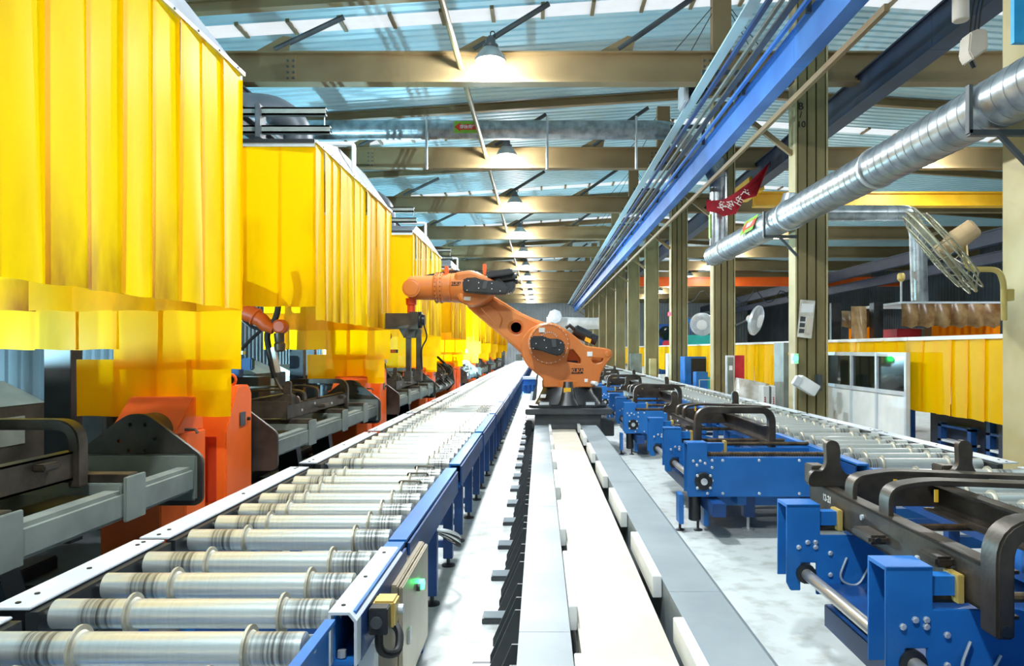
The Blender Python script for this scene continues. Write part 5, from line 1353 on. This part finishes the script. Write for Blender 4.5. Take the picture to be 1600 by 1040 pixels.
for i, x in enumerate((1193, 1206)):
    w_ = thing('power_supply_box', ('pale power supply box next to the plastic-covered machine', 'pale power supply box next to the tall grey cabinet')[i], 'electrical box', (PX(x, 14.4), 14.4, 0))
    MB().box(PX(x, 14.4), PX(x + 9, 14.4), 14.4, 15.0, 0, PZ(603, 14.4)).build('body', 'white', w_, bevel=0.008)
    MB().box(PX(x + 9, 14.4), PX(x + 11.5, 14.4), 14.42, 15.0, 0, PZ(603, 14.4)).build('side_fin', 'fix', w_)
    for j in range(5): MB().box(PX(x + 1.5, 14.4), PX(x + 3.2, 14.4), 14.392, 14.4, PZ(622 + j * 3, 14.4), PZ(620 + j * 3, 14.4)).build('red_marking', 'red', w_)
# machine under a plastic sheet
cm = thing('covered_machine', 'small machine wrapped in crumpled clear plastic sheet behind the conveyor', 'covered machine', (4.35, 15.0, 0))
def crumple():
    vs, fs = [], []; nu, nv = 28, 10; rnd = random.Random(4)
    for j in range(nv + 1):
        t = j / nv
        for i in range(nu):
            a = 2 * math.pi * i / nu
            e = 0.33 + 0.13 * (1 - t); f_ = 1.0 if j else 1.15
            px = math.copysign(abs(math.cos(a)) ** 0.55, math.cos(a)); py = math.copysign(abs(math.sin(a)) ** 0.55, math.sin(a))
            rr = (0.30 + 0.08 * (1 - t)) * f_ * (1 + 0.09 * math.sin(7 * a + 3 * t) * (1 - t * 0.5) + rnd.uniform(-0.04, 0.04))
            vs.append((4.32 + px * rr, 15.0 + py * rr * 0.9, 0.1 + 0.88 * t + (0.06 * (px + 0.2) * -t)))
    for j in range(nv):
        for i in range(nu): fs.append((j * nu + i, j * nu + (i + 1) % nu, (j + 1) * nu + (i + 1) % nu, (j + 1) * nu + i))
    fs.append(tuple(nv * nu + i for i in range(nu)))
    return MB().add(vs, fs)
crumple().build('plastic_sheet', 'film', cm, angle=60)
MB().box(4.05, 4.6, 14.78, 15.22, 0.0, 0.8).build('machine_body', 'card', cm, bevel=0.02)
rp_ = thing('panel_stand', 'grey framed panel with red side board at the column behind the covered machine', 'panel', (4.85, 17.5, 0))
dd = 17.5
MB().box(PX(1135, dd), PX(1148, dd), dd, dd + 0.1, 0.0, PZ(555, dd)).build('frame', 'cap', rp_, bevel=0.006)
MB().box(PX(1137, dd), PX(1146, dd), dd - 0.01, dd, 0.35, PZ(558, dd)).build('notice_face', 'fix', rp_)
MB().box(PX(1139, dd), PX(1144, dd), dd - 0.03, dd - 0.01, PZ(578, dd), PZ(571, dd)).build('paper_tray', 'white', rp_)
MB().box(PX(1149, dd), PX(1164, dd), dd + 0.05, dd + 0.08, 0.5, PZ(555, dd)).build('red_board', 'red', rp_)
# coloured machines further back between the columns
def machine(name, label, x0, x1, y0, y1, d, dep, mat, cat, extra=None):
    r = thing(name, label, cat, (PX((x0 + x1) / 2, d), d, 0))
    zb_ = 0 if y1 is None else max(0, PZ(y1, d))
    MB().box(PX(x0, d), PX(x1, d), d, d + dep, zb_, PZ(y0, d)).build('body', mat, r, bevel=0.015)
    if extra: extra(r, d)
    return r
def ex1(r, d):
    MB().box(PX(1080, d), PX(1104, d), d - 0.02, d, 0.5, PZ(560, d)).build('opening', 'rubber', r)
    MB().box(PX(1070, d), PX(1074, d), d - 0.03, d, 0.3, PZ(565, d)).build('door_frame', 'blue', r, bevel=0.01)
machine('blue_machine', 'bright blue machine with dark opening between the columns', 1070, 1104, 557, None, 23.6, 0.8, 'blue', 'machine', ex1)
def ex2(r, d):
    for x in (1089, 1108): MB().box(PX(x, d), PX(x + 1, d), d - 0.3, d - 0.27, 0, PZ(592, d)).build('rail_post', 'alu', r)
    MB().box(PX(1089, d), PX(1109, d), d - 0.3, d - 0.27, PZ(593, d), PZ(592, d)).build('rail', 'alu', r)
machine('blue_cart', 'small blue cart with silver rail in front of the blue machine', 1088, 1106, 581, None, 22.6, 0.5, 'blue', 'cart', ex2)
machine('teal_screen', 'teal panel behind the white round fan between the columns', 1073, 1112, 523, None, 30, 0.1, 'teal', 'panel')
def ex3(r, d):
    MB().lathe((PX(1040, d), d - 0.01, PZ(520, d)), (0, -1, 0), [(0, 0.32), (0.02, 0.32), (0.03, 0.26)], 24).build('round_window', 'glass_dark', r)
    MB().box(PX(1035, d), PX(1048, d), d - 0.25, d - 0.05, PZ(548, d), PZ(532, d)).build('red_cover', 'red', r, bevel=0.05)
machine('blue_press', 'dark blue machine with round window beyond the columns', 1028, 1050, 506, None, 34, 1.0, 'blue_dark', 'machine', ex3)
def ex4(r, d):
    MB().box(PX(1078, d), PX(1080, d), d, d + 0.06, 0, PZ(500, d)).build('post', 'blue_dark', r)
machine('blue_banner', 'bright blue sign board high between the far columns', 1073, 1092, 496, 504, 30.4, 0.08, 'blue', 'sign', ex4)
for i, (x0, x1, y0, d, mt) in enumerate(((1016, 1026, 560, 30, 'col'), (985, 1003, 552, 36, 'fix'), (1031, 1048, 585, 27, 'white'), (1043, 1049, 552, 26, 'white'))):
    machine('floor_cabinet', ('narrow cream cabinet between the far columns', 'grey-green cabinet between the far columns', 'low white cabinet behind the conveyor', 'thin white post panel beside the column')[i], x0, x1, y0, None, d, 0.4, mt, 'cabinet')
bc = thing('red_beacon', 'small red glowing beacon on the edge of a far column', 'beacon', (4.35, 24.7, PZ(493, 24.7)))
MB().lathe((4.35, 24.7, PZ(493, 24.7)), (0, 0, 1), [(0, 0.06), (0.1, 0.06), (0.12, 0.03)], 12).build('lens', 'red_led', bc)

def ex5(r, d):
    for i, x in enumerate((819, 826, 833)): MB().cyl(P(x, 601, d - 0.1), P(x, 611, d - 0.1), 0.1, n=10).build('drive_motor', 'blue_dark', r)
    MB().box(PX(817, d), PX(838, d), d - 0.2, d, PZ(592, d), PZ(588, d)).build('top_plate', 'cap', r)
machine('blue_lift_unit', 'small bright blue drive unit at the far end left of the robot', 818, 837, 589, None, 27, 0.8, 'blue', 'machine', ex5)
def ex6(r, d):
    rnd = random.Random(int(d))
    for i in range(14):
        a = Vector((r.location.x + rnd.uniform(-0.45, 0.45), d - rnd.uniform(0.1, 0.8), rnd.uniform(0.2, 2.0)))
        MB().beam(a, a + Vector((rnd.uniform(-0.35, 0.35), 0, rnd.uniform(-0.5, 0.5))), 0.06, 0.06).build('frame_bar', rnd.choice(['alu', 'fix', 'strut', 'white']), r)
machine('far_welding_line', 'grey cluttered machine frame at the far end of the booths', 768, 788, 548, None, 50, 1.2, 'strut', 'machine', ex6)
machine('far_frame_store', 'pale cluttered machine frame at the far end of the left conveyor', 806, 830, 553, None, 61, 1.0, 'fix', 'machine', ex6)

# red banner slung from the riser duct
bn = thing('red_banner', 'red cloth banner with faded white characters slung beside the vertical duct', 'banner', P(1150, 320, 16.6))
def cloth():
    vs, fs = [], []; nu, nv = 18, 8
    topc = [(1103, 312), (1112, 313), (1130, 312), (1150, 300), (1170, 285), (1192, 264), (1204, 252)]
    botc = [(1104, 330), (1118, 332), (1130, 338), (1150, 334), (1162, 312), (1182, 306), (1203, 254)]
    def lerp(c, t):
        f_ = t * (len(c) - 1); i = min(int(f_), len(c) - 2); k = f_ - i
        return (c[i][0] * (1 - k) + c[i + 1][0] * k, c[i][1] * (1 - k) + c[i + 1][1] * k)
    for i in range(nu + 1):
        t = i / nu; a, b = lerp(topc, t), lerp(botc, t)
        for j in range(nv + 1):
            s = j / nv; d = 16.45 + 0.1 * math.sin(s * 5 + t * 7) + 0.05 * t
            vs.append(P(a[0] * (1 - s) + b[0] * s, a[1] * (1 - s) + b[1] * s, d))
    n = nv + 1
    for i in range(nu):
        for j in range(nv): fs.append((i * n + j, (i + 1) * n + j, (i + 1) * n + j + 1, i * n + j + 1))
    return MB().add(vs, fs)
cl = cloth().build('cloth', 'red', bn, angle=80)
for i, (x, y, ch_) in enumerate(((1128, 322, '安'), (1140, 320, '全'), (1154, 314, '生'), (1165, 303, '产'))):
    text('faded_lettering', ch_, 'txt_white', cl, P(x, y, 16.28), 0.2, Matrix.Rotation(0.5, 3, 'Y').to_4x4() @ FRONT.to_4x4(), 0.001)
MB().tube([P(1104, 314, 16.45), P(1110, 312, 16.95)], 0.012, 5).build('cord', 'rubber', bn)
MB().tube([P(1203, 252, 16.5), P(1204, 262, 16.5)], 0.01, 5).build('cord', 'rubber', bn)

# pendant control boxes top right
pb = thing('hanging_controller', 'cream control box hanging on cables above the big silver duct', 'control box', P(1520, 75, 7.6))
MB().prism([(PX(x, 7.6), PZ(y, 7.6)) for x, y in ((1508, 56), (1522, 50), (1535, 52), (1536, 82), (1512, 99), (1505, 86))], 'xz', 7.5, 7.7).build('body', 'cream_plate', pb, bevel=0.015)
for x in (1515, 1522, 1528): MB().tube([P(x, 54, 7.6), P(x + 4, 20, 7.7), P(x + 12, -20, 7.8)], 0.01, 6).build('cable', 'rubber', pb)
MB().cyl(P(1517, 96, 7.6), P(1522, 106, 7.6), 0.03, n=10).build('socket', 'black', pb)
pc = thing('hanging_cylinder', 'cream cylindrical housing hanging in front of the navy girder', 'housing', P(1501, 15, 7.6))
MB().lathe(P(1501, 33, 7.6), (0, 0, 1), [(0, 0.07), (0.01, 0.08), (0.5, 0.078), (0.52, 0.05)], 18).build('body', 'cream_plate', pc)
bs = thing('blue_sign_board', 'light blue board on the right-hand column above the duct', 'sign', P(1590, 60, 6.4))
MB().box(PX(1579, 6.4), PX(1660, 6.4), 6.35, 6.4, PZ(70, 6.4), PZ(-40, 6.4)).build('board', 'teal', bs)
MT_b = bs.children[0]; MT_b.data.materials[0] = M('light_blue_board', '#2aa0d8', '#38aee4', 0.5)

# ------------------------------------------------------------------ welding arcs (they light the roof)
def arc(p, label, watt, torch=True):
    r = thing('welding_arc', label, 'welding arc', p)
    MB().lathe(Vector(p), (0, 0, 1), [(-0.05, 0.005), (-0.03, 0.035), (0, 0.05), (0.03, 0.035), (0.05, 0.005)], 12).build('arc_glow', 'arc', r)
    MB().tube([Vector(p) + Vector((0, 0, 0.06)), Vector(p) + Vector((-0.05, 0, 0.3)), Vector(p) + Vector((-0.25, 0, 0.5))], 0.02, 8).build('torch_tip', 'steel_dark', r)
    MB().box(p[0] - 0.3, p[0] - 0.22, p[1] - 0.04, p[1] + 0.04, 0, p[2] + 0.55).build('torch_stand', 'black', r)
    ld = bpy.data.lights.new('arc_light', 'POINT'); ld.energy = watt; ld.color = (0.42, 0.8, 1.0); ld.shadow_soft_size = 0.04
    lo = bpy.data.objects.new('arc_light', ld); COL.objects.link(lo); lo.parent = r; lo.location = (0, 0, -0.06)
arc((-2.75, 27.3, 1.55), 'blinding white welding arc glowing between the far booths', ARC_W * 0.6)
arc((-5.8, 3.6, 1.42), 'welding arc at the line behind the nearest booth', ARC_W * 0.36)
arc((-5.9, 13.0, 1.42), 'welding arc at the line behind the second booth', ARC_W * 0.75)
arc((-5.9, 31.0, 1.35), 'welding arc at the line behind the far booths', ARC_W)
